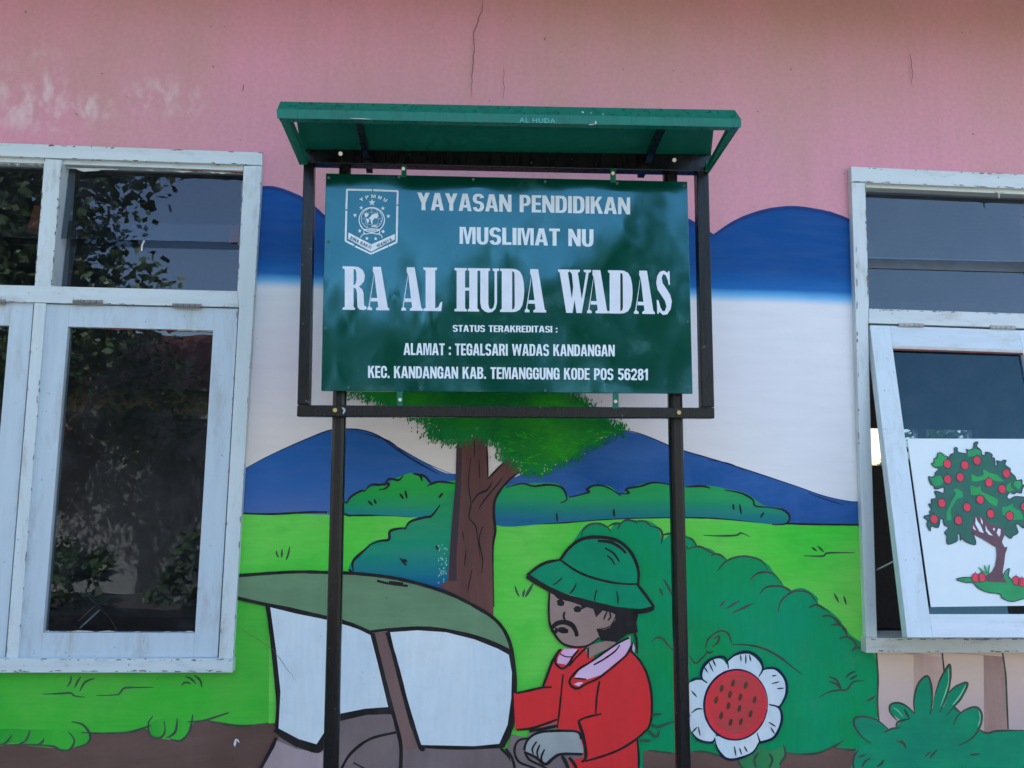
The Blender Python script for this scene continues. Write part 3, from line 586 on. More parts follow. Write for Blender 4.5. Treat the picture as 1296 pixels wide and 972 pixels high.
# tractor
ROOFP = paint(C(96, 134, 104), C(86, 116, 94), 3.2, (.5, 1, 1), name='tractor_roof_olive')
WP = paint(C(184, 206, 222), C(170, 194, 212), 3, (1, 1, .5), name='tractor_white', brush=.05)
BODY = paint(C(112, 104, 108), C(92, 84, 88), 3, (1, 1, .5), name='tractor_body_grey')
tk = area("painted_tractor", z('G', (175, 840), (250, 885), (350, 900), (420, 780), (530, 740), (640, 735), (570, 405), (640, 395), (660, 450), (780, 885), (1110, 885), (1180, 975), (1200, 1200), (60, 1200)), BODY, wall, smooth=False)
area("tractor_fender", z('G', (165, 855), (250, 892), (345, 908), (365, 900), (365, 1200), (60, 1200), (110, 970)), paint(C(150, 140, 148), C(130, 122, 130), 3, name='fender_grey'), tk, smooth=False)
area("tractor_pillar", z('G', (578, 400), (628, 400), (660, 520), (715, 720), (772, 890), (690, 900), (672, 760), (620, 560)), paint(C(112, 92, 92), C(98, 82, 82), 4, name='pillar_brown'), tk, smooth=False)
area("panel_rim", z('G', (118, 280), (250, 308), (430, 345), (568, 395), (604, 515), (652, 735), (560, 745), (432, 775), (372, 862), (340, 892), (240, 862), (162, 812), (168, 650), (150, 480)), INK, tk, smooth=False)
area("panel_rim", z('G', (632, 390), (760, 380), (880, 388), (1010, 418), (1110, 458), (1160, 486), (1172, 570), (1170, 690), (1156, 800), (1118, 888), (1000, 892), (768, 886), (728, 790), (688, 640), (655, 510)), INK, tk, smooth=False)
area("tractor_panel", z('G', (140, 295), (250, 322), (365, 345), (430, 362), (500, 382), (562, 412), (590, 520), (637, 715), (540, 722), (425, 745), (362, 830), (335, 872), (260, 850), (175, 805), (183, 650), (165, 480)), WP, tk, smooth=False)
area("tractor_panel", z('G', (645, 400), (760, 392), (880, 400), (1000, 430), (1100, 470), (1145, 495), (1158, 570), (1155, 680), (1140, 790), (1105, 870), (1000, 880), (775, 875), (740, 790), (700, 640), (670, 510)), WP, tk, smooth=False)
area("tractor_roof", z('G', (-30, 165), (120, 152), (250, 145), (370, 148), (500, 153), (650, 170), (780, 200), (900, 240), (1000, 290), (1080, 340), (1130, 400), (1158, 480), (1050, 430), (950, 400), (830, 380), (740, 380), (640, 390), (560, 392), (500, 365), (430, 345), (330, 320), (230, 305), (130, 280), (-30, 250)), ROOFP, tk, smooth=False)
lines("tractor_outline", [(z('G', (-10, 163), (120, 153), (250, 146), (370, 148), (500, 153), (650, 170), (780, 200), (900, 240), (1000, 290), (1080, 340), (1130, 400), (1158, 480), (1172, 600), (1168, 700), (1158, 800), (1120, 885)), 4.4),
      (z('G', (0, 256), (130, 285), (230, 305), (360, 335), (430, 350), (500, 375), (560, 400)), 5), (z('G', (560, 398), (640, 388), (740, 382), (830, 384), (950, 404), (1060, 436), (1160, 482)), 3.6), (z('G', (128, 282), (145, 420), (160, 560), (172, 700), (165, 800)), 4.6),
      (z('G', (160, 808), (240, 862), (320, 895), (350, 890), (375, 850)), 7), (z('G', (165, 845), (150, 880), (118, 940), (90, 990)), 4.4), (z('G', (572, 405), (610, 560), (650, 715), (668, 780), (690, 880), (688, 1000)), 5.2), (z('G', (632, 400), (670, 530), (720, 720), (770, 880), (790, 888)), 5.2),
      (z('G', (780, 884), (940, 890), (1110, 884)), 3), (z('G', (425, 765), (530, 738), (660, 735)), 7), (z('G', (440, 975), (480, 910), (560, 850), (670, 822)), 3.6), (z('G', (490, 950), (540, 975)), 2), (z('G', (1110, 888), (1150, 930), (1180, 985)), 3.6),
      (z('G', (590, 183), (640, 195), (720, 205)), 3.0), (z('G', (640, 188), (700, 195)), 3)], INK, tk, taper=(.9, .9))
# farmer
SKIN = paint(C(138, 122, 118), C(124, 108, 106), 4, (1, 1, 1), name='skin_grey', brush=.04)
JK = paint(C(196, 48, 52), C(180, 50, 56), 3, (1, 1, .8), name='jacket_red', brush=.04)
HATG = paint(C(8, 130, 96), C(12, 118, 88), 5, (1, 1, 1), name='hat_green', brush=.04)
fm = area("painted_farmer", z('D', (150, 500), (335, 465), (365, 380), (395, 300), (440, 230), (600, 205), (700, 330), (880, 235), (955, 310), (998, 400), (1020, 520), (1018, 660), (990, 722), (925, 790), (938, 1100), (540, 1100), (495, 905), (450, 725), (330, 712), (160, 735)), JK, wall, smooth=False)
area("farmer_neck", z('D', (520, 190), (620, 200), (770, 160), (800, 190), (700, 240), (622, 280), (600, 220)), SKIN, fm, smooth=False)
area("farmer_face", z('C', (272, 520), (400, 560), (700, 600), (700, 730), (650, 775), (600, 785), (600, 825), (540, 872), (450, 892), (380, 880), (320, 825), (282, 765), (270, 640)), SKIN, fm, smooth=False)
area("farmer_hair", z('C', (272, 530), (420, 570), (560, 600), (700, 630), (840, 670), (825, 740), (835, 800), (770, 810), (700, 860), (600, 850), (572, 780), (620, 782), (660, 768), (692, 720), (690, 685), (660, 672), (612, 662), (570, 705), (552, 652), (512, 640), (480, 655), (470, 612), (430, 610), (380, 600), (330, 588)), INK, fm, smooth=False)
HAND = paint(C(146, 158, 162), C(132, 142, 148), 5, (1, 1, 1), name='hand_grey', brush=.04)
area("painted_handlebar", z('D', (140, 760), (230, 780), (260, 740), (420, 680), (420, 740), (600, 900), (500, 930), (560, 1100), (180, 1100), (110, 850)), paint(C(112, 104, 108), C(98, 92, 96), 4, name='handlebar_grey'), fm, smooth=False)
area("farmer_hand", z('D', (228, 850), (245, 795), (310, 748), (540, 745), (572, 790), (582, 885), (450, 882), (395, 905), (350, 942), (320, 925), (290, 898), (245, 885)), HAND, fm)
area("farmer_hat_brim", z('C', (140, 440), (200, 392), (260, 362), (345, 345), (430, 405), (520, 445), (640, 475), (740, 490), (822, 495), (875, 550), (935, 640), (915, 652), (840, 650), (700, 638), (560, 605), (420, 568), (300, 525), (200, 475)), HATG, fm, smooth=False)
area("farmer_hat_crown", z('C', (345, 345), (400, 270), (480, 215), (580, 198), (680, 215), (760, 265), (810, 340), (832, 420), (828, 492), (740, 490), (640, 475), (520, 445), (430, 405)), HATG, fm, smooth=False)
SC = paint(C(204, 168, 202), C(190, 150, 192), 6, (1, 1, 1), name='scarf_pink', brush=.03)
area("farmer_scarf", z('D', (885, 140), (888, 200), (850, 262), (700, 385), (610, 415), (530, 405), (560, 360), (640, 300), (800, 185)), SC, fm, smooth=False)
area("farmer_scarf", z('D', (452, 240), (470, 218), (555, 222), (520, 275), (480, 320), (425, 310), (430, 275)), SC, fm, smooth=False)
area("farmer_scarf", z('D', (530, 442), (560, 430), (590, 432), (560, 458)), SC, fm, smooth=False)
area("farmer_scarf", z('D', (895, 220), (905, 185), (915, 215), (912, 245)), SC, fm, smooth=False)
lines("farmer_outline", [(z('C', (135, 440), (200, 388), (260, 358), (345, 342)), 4), (z('C', (345, 342), (400, 268), (480, 212), (580, 198), (690, 215), (765, 265), (815, 340), (838, 420), (835, 500)), 4.4), (z('C', (345, 342), (430, 402), (520, 445), (640, 478), (740, 493), (830, 495)), 3.2), (z('C', (830, 497), (880, 560), (938, 642)), 4),
      (z('C', (135, 442), (200, 485), (300, 540), (420, 590), (560, 630), (700, 655), (840, 668), (935, 645)), 7.5), (z('C', (580, 222), (660, 230), (720, 262), (760, 300)), 4), (z('C', (625, 268), (680, 300), (718, 355)), 2.6), (z('C', (640, 315), (670, 340), (688, 375)), 2.2),
      (z('C', (300, 500), (330, 480), (355, 455)), 1.8), (z('C', (405, 555), (430, 525), (445, 490)), 2), (z('C', (560, 600), (565, 565), (575, 530)), 2), (z('C', (700, 540), (708, 585), (708, 620)), 2),
      (z('C', (278, 530), (272, 640), (278, 740), (305, 805), (360, 870), (440, 892), (520, 882), (590, 832)), 3), (z('C', (325, 610), (345, 600), (370, 615)), 3.6), (z('C', (328, 614), (348, 620), (367, 616)), 5.4), (z('C', (430, 655), (455, 640), (478, 655)), 3.6), (z('C', (433, 656), (455, 658), (475, 657)), 5.4),
      (z('C', (372, 670), (366, 700), (376, 722)), 3), (z('C', (285, 780), (320, 745), (370, 735), (420, 755), (445, 800), (448, 825)), 6), (z('C', (290, 785), (315, 800), (320, 770)), 4), (z('C', (330, 778), (360, 790), (395, 790)), 7), (z('C', (345, 770), (380, 775)), 2.5),
      (z('C', (640, 668), (625, 700), (620, 720)), 2), (z('C', (655, 670), (662, 700), (645, 725)), 2.2), (z('C', (575, 780), (620, 775), (665, 755), (692, 700)), 1.6),
      (z('D', (165, 500), (240, 485), (330, 465), (390, 462)), 3), (z('D', (335, 460), (365, 380), (395, 300), (440, 225)), 3.4), (z('D', (462, 380), (450, 500), (438, 620), (425, 720)), 2.4), (z('D', (170, 732), (260, 722), (360, 690), (425, 665)), 3), (z('D', (692, 425), (675, 520), (668, 630)), 2.6), (z('D', (555, 680), (600, 655), (705, 630)), 2.8),
      (z('D', (560, 680), (580, 740), (600, 830), (605, 905), (580, 935)), 4.4), (z('D', (600, 930), (720, 895), (830, 850), (930, 785), (995, 725)), 3), (z('D', (890, 235), (950, 300), (995, 390), (1020, 510), (1020, 650), (998, 730)), 3), (z('D', (930, 790), (940, 900), (938, 1000)), 2.6),
      (z('D', (620, 210), (620, 280)), 2.4), (z('D', (610, 210), (540, 280), (500, 330)), 2.6), (z('D', (450, 222), (420, 260), (415, 310), (455, 345), (495, 320), (520, 275), (560, 225)), 3), (z('D', (440, 250), (480, 270), (520, 270)), 1.6),
      (z('D', (880, 150), (800, 190), (640, 300), (560, 350), (505, 415), (515, 455), (555, 470), (610, 440), (700, 395), (860, 262), (890, 200)), 3), (z('D', (530, 405), (610, 412)), 2), (z('D', (655, 322), (720, 285), (790, 235), (820, 195)), 2.2), (z('D', (912, 120), (925, 160), (930, 250)), 3), (z('D', (890, 240), (900, 180)), 2),
      (z('D', (215, 860), (235, 800), (290, 755), (370, 740), (545, 742), (575, 790)), 3.4), (z('D', (585, 885), (450, 885), (400, 910), (350, 948), (290, 905), (215, 870)), 4), (z('D', (295, 805), (268, 850), (275, 885)), 2.4), (z('D', (315, 825), (298, 870), (305, 905)), 2.4), (z('D', (345, 855), (325, 900), (330, 930)), 2.4),
      (z('D', (240, 785), (180, 800), (155, 860), (180, 930), (260, 965), (330, 990)), 3), (z('D', (220, 870), (250, 920), (330, 960), (380, 990)), 3), (z('D', (455, 895), (480, 940), (500, 990)), 5), (z('D', (100, 850), (140, 910), (160, 985)), 3.6), (z('D', (250, 740), (350, 722), (430, 705)), 4), (z('D', (500, 905), (540, 960), (545, 1000)), 4)], INK, fm, taper=(.8, .7))
lines("twig", [z('D', (1020, 640), (1085, 630)), z('D', (1010, 690), (1060, 715), (1100, 700), (1170, 675)), z('D', (1000, 735), (1050, 775), (1075, 730)), z('D', (945, 800), (1020, 800))], INKG, fm, width=3, taper=(.7, .3))
# cracks and nicks in the plaster
CRK = simple("crack_dark", (.20, .10, .10), .9)
def jag(pts, am=1.6, seed=3):
    rr = random.Random(seed); out = []
    for a, b in zip(pts, pts[1:]):
        k = max(2, int(math.hypot(b[0]-a[0], b[1]-a[1])/5))
        for i in range(k): out.append((a[0]+(b[0]-a[0])*i/k+rr.uniform(-am, am), a[1]+(b[1]-a[1])*i/k+rr.uniform(-am, am)*.4))
    return out+[pts[-1]]
lines("plaster_crack", [(jag(p_) if isinstance(p_, list) else (jag(p_[0], .9), p_[1]*.8)) for p_ in [(z('X', (612, 0), (610, 14), (604, 28), (599, 42), (600, 60), (598, 84), (597, 104), (596, 122)), 1.3), (z('X', (1152, 68), (1155, 88), (1153, 108)), .9), (z('X', (309, 107), (307, 116)), 1.4), (z('X', (300, 792), (345, 822), (375, 862)), .7), (z('X', (638, 85), (637, 125)), .7), (z('X', (0, 700), (0, 701)), .1)]], CRK, wall, taper=(.6, .4))
lines("plaster_chip", [(z('X', (296, 943), (299, 936), (303, 940)), 2.2), (z('X', (297, 945), (299, 938)), 1.6)], simple("chip_white", (.7, .7, .72), .8), wall)

# ================================================================== WINDOWS
YF = -.028          # face of the window frames, proud of the wall
YS = -.016          # face of a closed sash
def member(name, pts, mat, parent, y=YF, depth=.12, bevel=.002):
    mb = MB(); mb.prism([P(a, b, y) for a, b in pts], (0, depth, 0)); return mb.build(name, mat, parent, bevel=bevel)
def hinge(px0, px1, py, parent, y=YF-.004, mat=None):
    mb = MB(); n = 5
    for k in range(n):
        a = px0+(px1-px0)*(k+.06)/n; b = px0+(px1-px0)*(k+.94)/n
        dy = (k/n-.5)*(px1-px0)*.03
        mb.tube(P(a, py+dy, y), P(b, py+dy, y), .006, 8)
    mb.prism([P(px0, py-3.2, YF-.0015), P(px1, py-2.4, YF-.0015), P(px1, py+3.6, YF-.0015), P(px0, py+2.8, YF-.0015)], (0, .003, 0))
    return mb.build("hinge", mat or HINGE, parent)
PUTTY = simple("red_brown_putty", (.20, .045, .03), .7); PUTW = simple("loose_white_putty", (.60, .60, .54), .7)
GAPM = simple("shadow_gap_wood", (.05, .04, .04), .9)
lwin = thing("casement_window", "weathered white double casement window with dark panes at the left of the sign", "window", (P(150, 850).x, YF, P(150, 850).z))
member("head_rail", z('X', (-285, 172), (0, 180.5), (332, 192.8), (331.5, 209), (0, 197.5), (-287, 188)), WOODH, lwin, depth=.13)
member("head_bead", z('X', (-270, 191), (0, 199.5), (308, 210), (308, 216), (60, 207), (0, 205), (-270, 196)), WOODH, lwin, y=-.010, depth=.05, bevel=.001)
member("mullion", z('X', (56, 201), (78, 202), (65, 364), (43.4, 363.5)), WOODV, lwin, y=YF+.001, depth=.12)
member("mullion", z('X', (43.4, 383.2), (58, 383.7), (22.4, 833), (7.4, 833)), WOODV, lwin, y=YF+.001, depth=.12)
member("jamb", z('X', (308.4, 209.8), (331.6, 209.4), (294.5, 834), (276.6, 833.6), (302.3, 389.5), (300.2, 369)), WOODV, lwin, y=YF+.0005, depth=.13)
member("jamb", z('X', (-262, 190), (-240, 190), (-252, 400), (-275, 834), (-300, 834)), WOODV, lwin, y=YF+.0005, depth=.13)
member("transom", z('X', (-250, 354), (0, 360.6), (300, 368.6), (302, 388.5), (0, 381.6), (-252, 375)), WOODH, lwin, depth=.12)
member("sill", z('X', (-302, 833), (294.6, 834.2), (294, 851.5), (-304, 851.5)), WOODH, lwin, y=YF-.014, depth=.15)
def sash(win, outer, glassq, name="sash", y=YS, mat=SASHM, depth=.04):
    """outer and glassq: four corners TL TR BR BL in pixels"""
    o, g = outer, glassq
    s = thing2 = bpy.data.objects.new(name, None); COL.objects.link(s); s.parent = win
    base = P(*((o[3][0]+o[2][0])/2, o[3][1]), y); s.location = base-wloc(win)
    def at(p, dy=0): return P(p[0], p[1], y+dy)
    # stiles run full height, rails butt between them
    def xat(a, b, yy): t = (yy-a[1])/(b[1]-a[1]); return a[0]+(b[0]-a[0])*t
    TLi = (g[0][0], o[0][1]+(o[1][1]-o[0][1])*(g[0][0]-o[0][0])/(o[1][0]-o[0][0])); TRi = (g[1][0], o[0][1]+(o[1][1]-o[0][1])*(g[1][0]-o[0][0])/(o[1][0]-o[0][0]))
    kx = (g[3][0]-g[0][0])/(g[3][1]-g[0][1]); kx2 = (g[2][0]-g[1][0])/(g[2][1]-g[1][1])
    TLi = (g[0][0]-kx*(g[0][1]-TLi[1]), TLi[1]); TRi = (g[1][0]-kx2*(g[1][1]-TRi[1]), TRi[1])
    BLi = (g[3][0]+kx*(o[3][1]-g[3][1]), o[3][1]); BRi = (g[2][0]+kx2*(o[2][1]-g[2][1]), o[2][1])
    for nm, q in (("stile", [o[0], TLi, BLi, o[3]]), ("stile", [TRi, o[1], o[2], BRi]), ("rail", [TLi, TRi, g[1], g[0]]), ("rail", [g[3], g[2], BRi, BLi])):
        mb = MB(); dd = .0006 if nm == 'rail' else 0
        mb.prism([at(p, dd) for p in q], (0, depth, 0)); mb.build(nm, mat, s, bevel=.0015)
    mb = MB(); q = [(g[0][0]-4, g[0][1]-4), (g[1][0]+4, g[1][1]-4), (g[2][0]+4, g[2][1]+4), (g[3][0]-4, g[3][1]+4)]
    mb.prism([at(p, .018) for p in q], (0, .004, 0)); mb.build("pane", GLASS, s)
    return s
def putty(parent, runs, y, mat=PUTTY, width=2.0, seed=1):
    rnd = random.Random(seed); mb = MB()
    for k, (a, b) in enumerate(runs):
        n = 40; pts = []
        for i in range(n+1):
            t = i/n; pts.append((a[0]+(b[0]-a[0])*t, a[1]+(b[1]-a[1])*t))
        L_ = math.hypot(b[0]-a[0], b[1]-a[1]); nx_, ny_ = -(b[1]-a[1])/L_, (b[0]-a[0])/L_
        v = []; f = []
        for i, (x, yy) in enumerate(pts):
            wv = width*max(0.02, noise.noise(Vector((i*.21, k*9+seed*3.3, 0)))*1.1+noise.noise(Vector((i*.9, seed, 3)))*.5+.3)
            v += [P(x, yy, y), P(x+nx_*wv, yy+ny_*wv, y)]
            if i: q = 2*i; f.append((q-2, q-1, q+1, q))
        if (v[1]-v[0]).cross(v[2]-v[0]).dot(CAM-v[0]) < 0: f = [q[::-1] for q in f]
        mb.add(v, f)
    return mb.build("putty", mat, parent)
gL = z('X', (86, 413.4), (269.6, 418.3), (246.6, 801.2), (54.2, 800.6))
s1 = sash(lwin, z('X', (59.5, 385), (301.3, 390.6), (275.2, 832), (24, 832)), gL)
putty(s1, [(gL[3], gL[0])], YS+.012, PUTTY, 2.6, 1); putty(s1, [(gL[2], gL[3])], YS+.012, PUTTY, 2.4, 2); putty(s1, [(gL[0], gL[1])], YS+.010, PUTW, 3.2, 3)
putty(s1, [((150, 799.5), (54.5, 799.5)), ((246, 800), (170, 800))], YS+.009, PUTW, 1.7, 5); putty(s1, [((130, 415), (240, 417.4))], YS+.0085, PUTTY, 3, 6)
g2 = z('X', (-160, 407), (11.4, 412), (-22, 800), (-205, 800))
s2 = sash(lwin, z('X', (-247, 376.5), (42.2, 383.2), (6.2, 832), (-270, 832)), g2)
putty(s2, [(g2[0], g2[1])], YS+.010, PUTW, 3, 9)
hinge(92, 130, 382.3, s1, mat=None); hinge(218, 255, 387, s1); hinge(-30, 7, 381.3, s2)
def louvre(win, top, bot, ytop, ybot, mat, name="transom_pane", red=None):
    """a slanting pane: top and bottom edges as pixel pairs on their own depths"""
    a, b = P(*top[0], ytop), P(*top[1], ytop); c, d = P(*bot[1], ybot), P(*bot[0], ybot)
    mb = MB(); n = (b-a).cross(d-a).normalized()
    if n.y < 0: n = -n
    mb.prism([a, b, c, d], n*.005); return mb.build(name, mat, win)
louvre(lwin, ((88, 212), (310, 219)), ((74, 301.5), (307, 306.8)), .034, .012, GLASS)
louvre(lwin, ((80, 279), (309, 285)), ((65, 364), (302, 371)), .062, .045, GLASS)
louvre(lwin, ((-250, 203), (54, 211)), ((-250, 293), (50, 300.5)), .034, .012, GLASS)
louvre(lwin, ((-250, 272), (50, 279)), ((-250, 356), (44, 364)), .062, .045, GLASS)
mb = MB(); mb.prism([P(x, y, .050) for x, y in z('K', (880, 380), (905, 372), (912, 440), (872, 442))], (0, .002, 0)); mb.build("rust_patch", simple("orange_primer", (.45, .09, .03), .8), lwin)
mb = MB(); mb.prism([P(x, y, .060) for x, y in z('K', (100, 400), (130, 300), (150, 300), (148, 412))], (0, .002, 0)); mb.build("rust_patch", simple("orange_primer_2", (.40, .09, .04), .8), lwin)
putty(lwin, [((84, 212), (309, 218))], .004, PUTW, 4.5, 12); putty(lwin, [((215, 214), (309, 218))], .002, PUTTY, 3.4, 14); putty(lwin, [((69, 304), (80, 206))], .003, PUTW, 3.0, 15); putty(lwin, [((0, 206), (52, 208))], .002, PUTW, 3.5, 17)
# bent wire stay and glare on the lower pane, modelled as pale rods
mb = MB(); mb.path([P(a, b, .03) for a, b in cat(z('X', (73, 727), (100, 746), (125, 768), (140, 785), (148, 798)), False, 4)], .0022); mb.build("wire_stay", simple("brown_wire", (.10, .08, .075), .6), s1)
mb = MB(); mb.path([P(a, b, .034) for a, b in z('X', (101, 795), (126, 772))], .0030); mb.build("glare_line", simple("white_glare", (.8, .8, .8), .3), s1)
mb = MB(); mb.path([P(a, b, .034) for a, b in z('X', (99, 786), (120, 767))], .0014); mb.build("glare_line", simple("pink_glare", (.5, .3, .3), .3), s1)
mb = MB(); mb.path([P(a, b, -.002) for a, b in z('K', (548, 434), (540, 450), (538, 472))], .003); mb.build("loose_thread", simple("thread_white", (.7, .7, .66), .8), lwin)
mb = MB(); mb.path([P(a, b, -.02) for a, b in z('K', (905, 448), (912, 436), (925, 436), (924, 424))], .003); mb.build("hook", HINGE, lwin)

def chips(win, segs, n, y, seed, mat, nm="paint_chip"):
    rr = random.Random(seed); mb = MB()
    for k in range(n):
        a, b = rr.choice(segs); t = rr.random(); cx, cy = a[0]+(b[0]-a[0])*t+rr.gauss(0, .5), a[1]+(b[1]-a[1])*t+rr.gauss(0, .5)
        L_ = math.hypot(b[0]-a[0], b[1]-a[1]); ux, uy = (b[0]-a[0])/L_, (b[1]-a[1])/L_
        ln, wd = rr.uniform(.8, 5.5), rr.uniform(.3, 1.1); pts = []
        for i in range(7):
            q = 2*math.pi*i/7; e = rr.uniform(.5, 1.2); pts.append((cx+ux*ln*e*math.cos(q)-uy*wd*e*math.sin(q), cy+uy*ln*e*math.cos(q)+ux*wd*e*math.sin(q)))
        p3 = [P(p, q, y-k*.000004) for p, q in pts]; f = tess(p3)
        if (p3[f[0][1]]-p3[f[0][0]]).cross(p3[f[0][2]]-p3[f[0][0]]).dot(CAM-p3[0]) < 0: f = [t_[::-1] for t_ in f]
        mb.add(p3, f)
    return mb.build(nm, mat, win, kind='stuff')
CHIPM = simple("bare_brown_wood", (.16, .10, .07), .8); CHIPG = simple("grey_grime", (.22, .22, .20), .8)
chips(lwin, [((0, 181.5), (330, 193.5)), ((56, 202), (44, 362)), ((0, 197.5), (331, 209)), ((78, 205), (65, 362)), ((0, 850), (292, 850))], 90, YF-.0009, 5, CHIPM)
chips(lwin, [((308, 211), (300, 368)), ((0, 382), (300, 388.5)), ((43, 384), (8, 832)), ((57, 384), (23, 832)), ((301, 392), (277, 832)), ((331, 212), (295, 832))], 90, YF-.0009, 6, CHIPG)
chips(lwin, [((0, 834.5), (293, 835.5)), ((0, 849.5), (293, 849.5))], 60, YF-.0149, 8, CHIPG)
rwin = thing("casement_window", "white casement window with its lower sash swung open at the right edge", "window", (P(1200, 826).x, YF, P(1200, 826).z))
member("head_rail", z('X', (1077.3, 210.7), (1296, 220.7), (1370, 224), (1372, 243), (1296, 239), (1077.8, 230.4)), WOODH, rwin, depth=.13)
member("head_bead", z('X', (1094, 231.6), (1296, 240), (1350, 242), (1350, 248), (1296, 246), (1094, 237)), SILL, rwin, y=-.010, depth=.05, bevel=.001)
member("jamb", z('X', (1077.8, 230.9), (1095.2, 231.5), (1099.8, 385), (1098.8, 409), (1102.2, 540.5), (1110.3, 807), (1096.2, 807), (1087.8, 575), (1082.5, 385)), WOODV, rwin, y=YF+.0005, depth=.13)
member("jamb", z('X', (1330, 243), (1360, 243), (1400, 807), (1372, 807)), WOODV, rwin, y=YF+.0005, depth=.13)
member("transom", z('X', (1100.3, 390.4), (1296, 396.8), (1345, 398), (1348, 418), (1296, 415.6), (1099.2, 408.8)), WOODH, rwin, depth=.12)
member("sill", z('X', (1096.2, 807.5), (1400, 808), (1400, 828), (1296, 826.2), (1096.3, 826.4)), SILL, rwin, y=YF-.014, depth=.15)
louvre(rwin, ((1094, 232), (1352, 243)), ((1096, 327), (1356, 333)), .040, .012, GLASSR)
louvre(rwin, ((1095, 338), (1345, 346)), ((1099, 392), (1350, 400)), .066, .045, GLASSR)
mb = MB(); mb.prism([P(x, y, .06) for x, y in z('X', (1095, 325), (1345, 332), (1345, 346), (1095, 339))], (0, .02, 0)); mb.build("transom_rail", simple("grey_rail", (.10, .12, .13), .6), rwin)
putty(rwin, [((1096, 236.5), (1345, 247))], .004, PUTW, 3.0, 22); putty(rwin, [((1180, 240), (1345, 246.6))], .002, PUTTY, 4.0, 24)
mb = MB(); mb.path([P(a, b, -.012) for a, b in z('Q', (1112, 262), (1135, 270), (1139, 303))], .0025); mb.path([P(a, b, -.012) for a, b in z('Q', (1139, 275), (1165, 266))], .0025); mb.build("paint_drip", PUTW, rwin)
chips(rwin, [((1078, 212), (1296, 221.5)), ((1079, 229), (1296, 238)), ((1095, 233), (1099, 384)), ((1083, 260), (1087, 560)), ((1101, 391.5), (1296, 398))], 90, YF-.0009, 11, CHIPG)
chips(rwin, [((1097, 824.5), (1296, 824.5)), ((1097, 809), (1296, 809))], 50, YF-.0149, 12, CHIPG)
# the open sash hangs from the transom and swings out at its foot
h0, h1 = P(1101, 411.5, YF), P(1296, 418, YF)
Xc = P(1110.3, 807, YF).x; lo_, hi_ = -.6, 0.0
for _ in range(40):
    md = (lo_+hi_)/2
    if P(1148.5, 807, md).x < Xc: hi_ = md   # still too near the camera? move
    else: lo_ = md
yb_a = md
if abs(P(1148.5, 807, yb_a).x-Xc) > .01:
    best = min(((abs(P(1148.5, 807, -k*.002).x-Xc), -k*.002) for k in range(300))); yb_a = best[1]
foot = P(1148.5, 807, yb_a)
hx = (h1-h0).normalized(); nrm = hx.cross(foot-h0).normalized()
if nrm.y > 0: nrm = -nrm
SP = Plane(h0, nrm)
print("sash foot y", yb_a, "normal", tuple(round(c, 3) for c in nrm))
sash3 = bpy.data.objects.new("sash", None); COL.objects.link(sash3); sash3.parent = rwin; sash3.location = foot-wloc(rwin)
sash3['label'] = "open sash swung out at its foot"
SASHB = white_wood("skylit_sash_paint", base=(.64, .74, .78), stretch=(1, 1, .1), worn=.4)  # same sash paint made paler: extra skylight on the tilt put into colour
def smem(name, pts, mat=SASHB, off=0.0, depth=.035, bevel=.0015, parent=None):
    mb = MB(); mb.prism([SP.at(a, b, off) for a, b in pts], -nrm*depth); return mb.build(name, mat, parent or sash3, bevel=bevel)
go = z('X', (1129.9, 440.2), (1294.8, 446.2), (1357, 777.2), (1176.4, 777.2))
k1 = (go[3][0]-go[0][0])/(go[3][1]-go[0][1]); k2 = (go[2][0]-go[1][0])/(go[2][1]-go[1][1])
TLi = (go[0][0]-k1*28, 412); TRi = (go[1][0]-k2*27, 417.8); BLi = (go[3][0]+k1*30, 807); BRi = (go[2][0]+k2*30, 807)
smem("stile", [(1101, 411.5), TLi, BLi, (1148.5, 807)]); smem("stile", [TRi, (1318, 418.4), (1390, 807), BRi])
smem("rail", [TLi, TRi, go[1], go[0]], off=-.0006, mat=white_wood("rail_wood", base=(.60, .69, .74), stretch=(.1, 1, 1), worn=.6)); smem("rail", [go[3], go[2], BRi, BLi], off=-.0006, mat=white_wood("rail_wood_low", base=(.68, .76, .80), stretch=(.1, 1, 1), worn=.2))
q = [(go[0][0]-4, go[0][1]-4), (go[1][0]+4, go[1][1]-4), (go[2][0]+4, go[2][1]+4), (go[3][0]-4, go[3][1]+4)]
smem("pane", q, mat=GLASSD, off=-.016, depth=.004, bevel=0)
smem("glazing_bead", [(1130, 437), (1295, 443), (1294.8, 446.5), (1130, 440.8)], mat=PUTW, off=.0012, depth=.006, bevel=0)
smem("glazing_bead", [(1131, 441), (1295, 447), (1295, 448.4), (1131, 443)], mat=PUTTY, off=-.002, depth=.006, bevel=0)
hinge(1137, 1169, 411.6, sash3, mat=simple("painted_hinge", (.45, .45, .42), .5)); hinge(1253, 1285, 414.6, sash3, mat=simple("painted_hinge_2", (.45, .45, .42), .5))
mb = MB(); mb.path([P(1110, 721, -.01), SP.at(1134, 709, -.02)], .003); mb.build("window_stay", simple("stay_rod", (.5, .5, .5), .4), rwin)
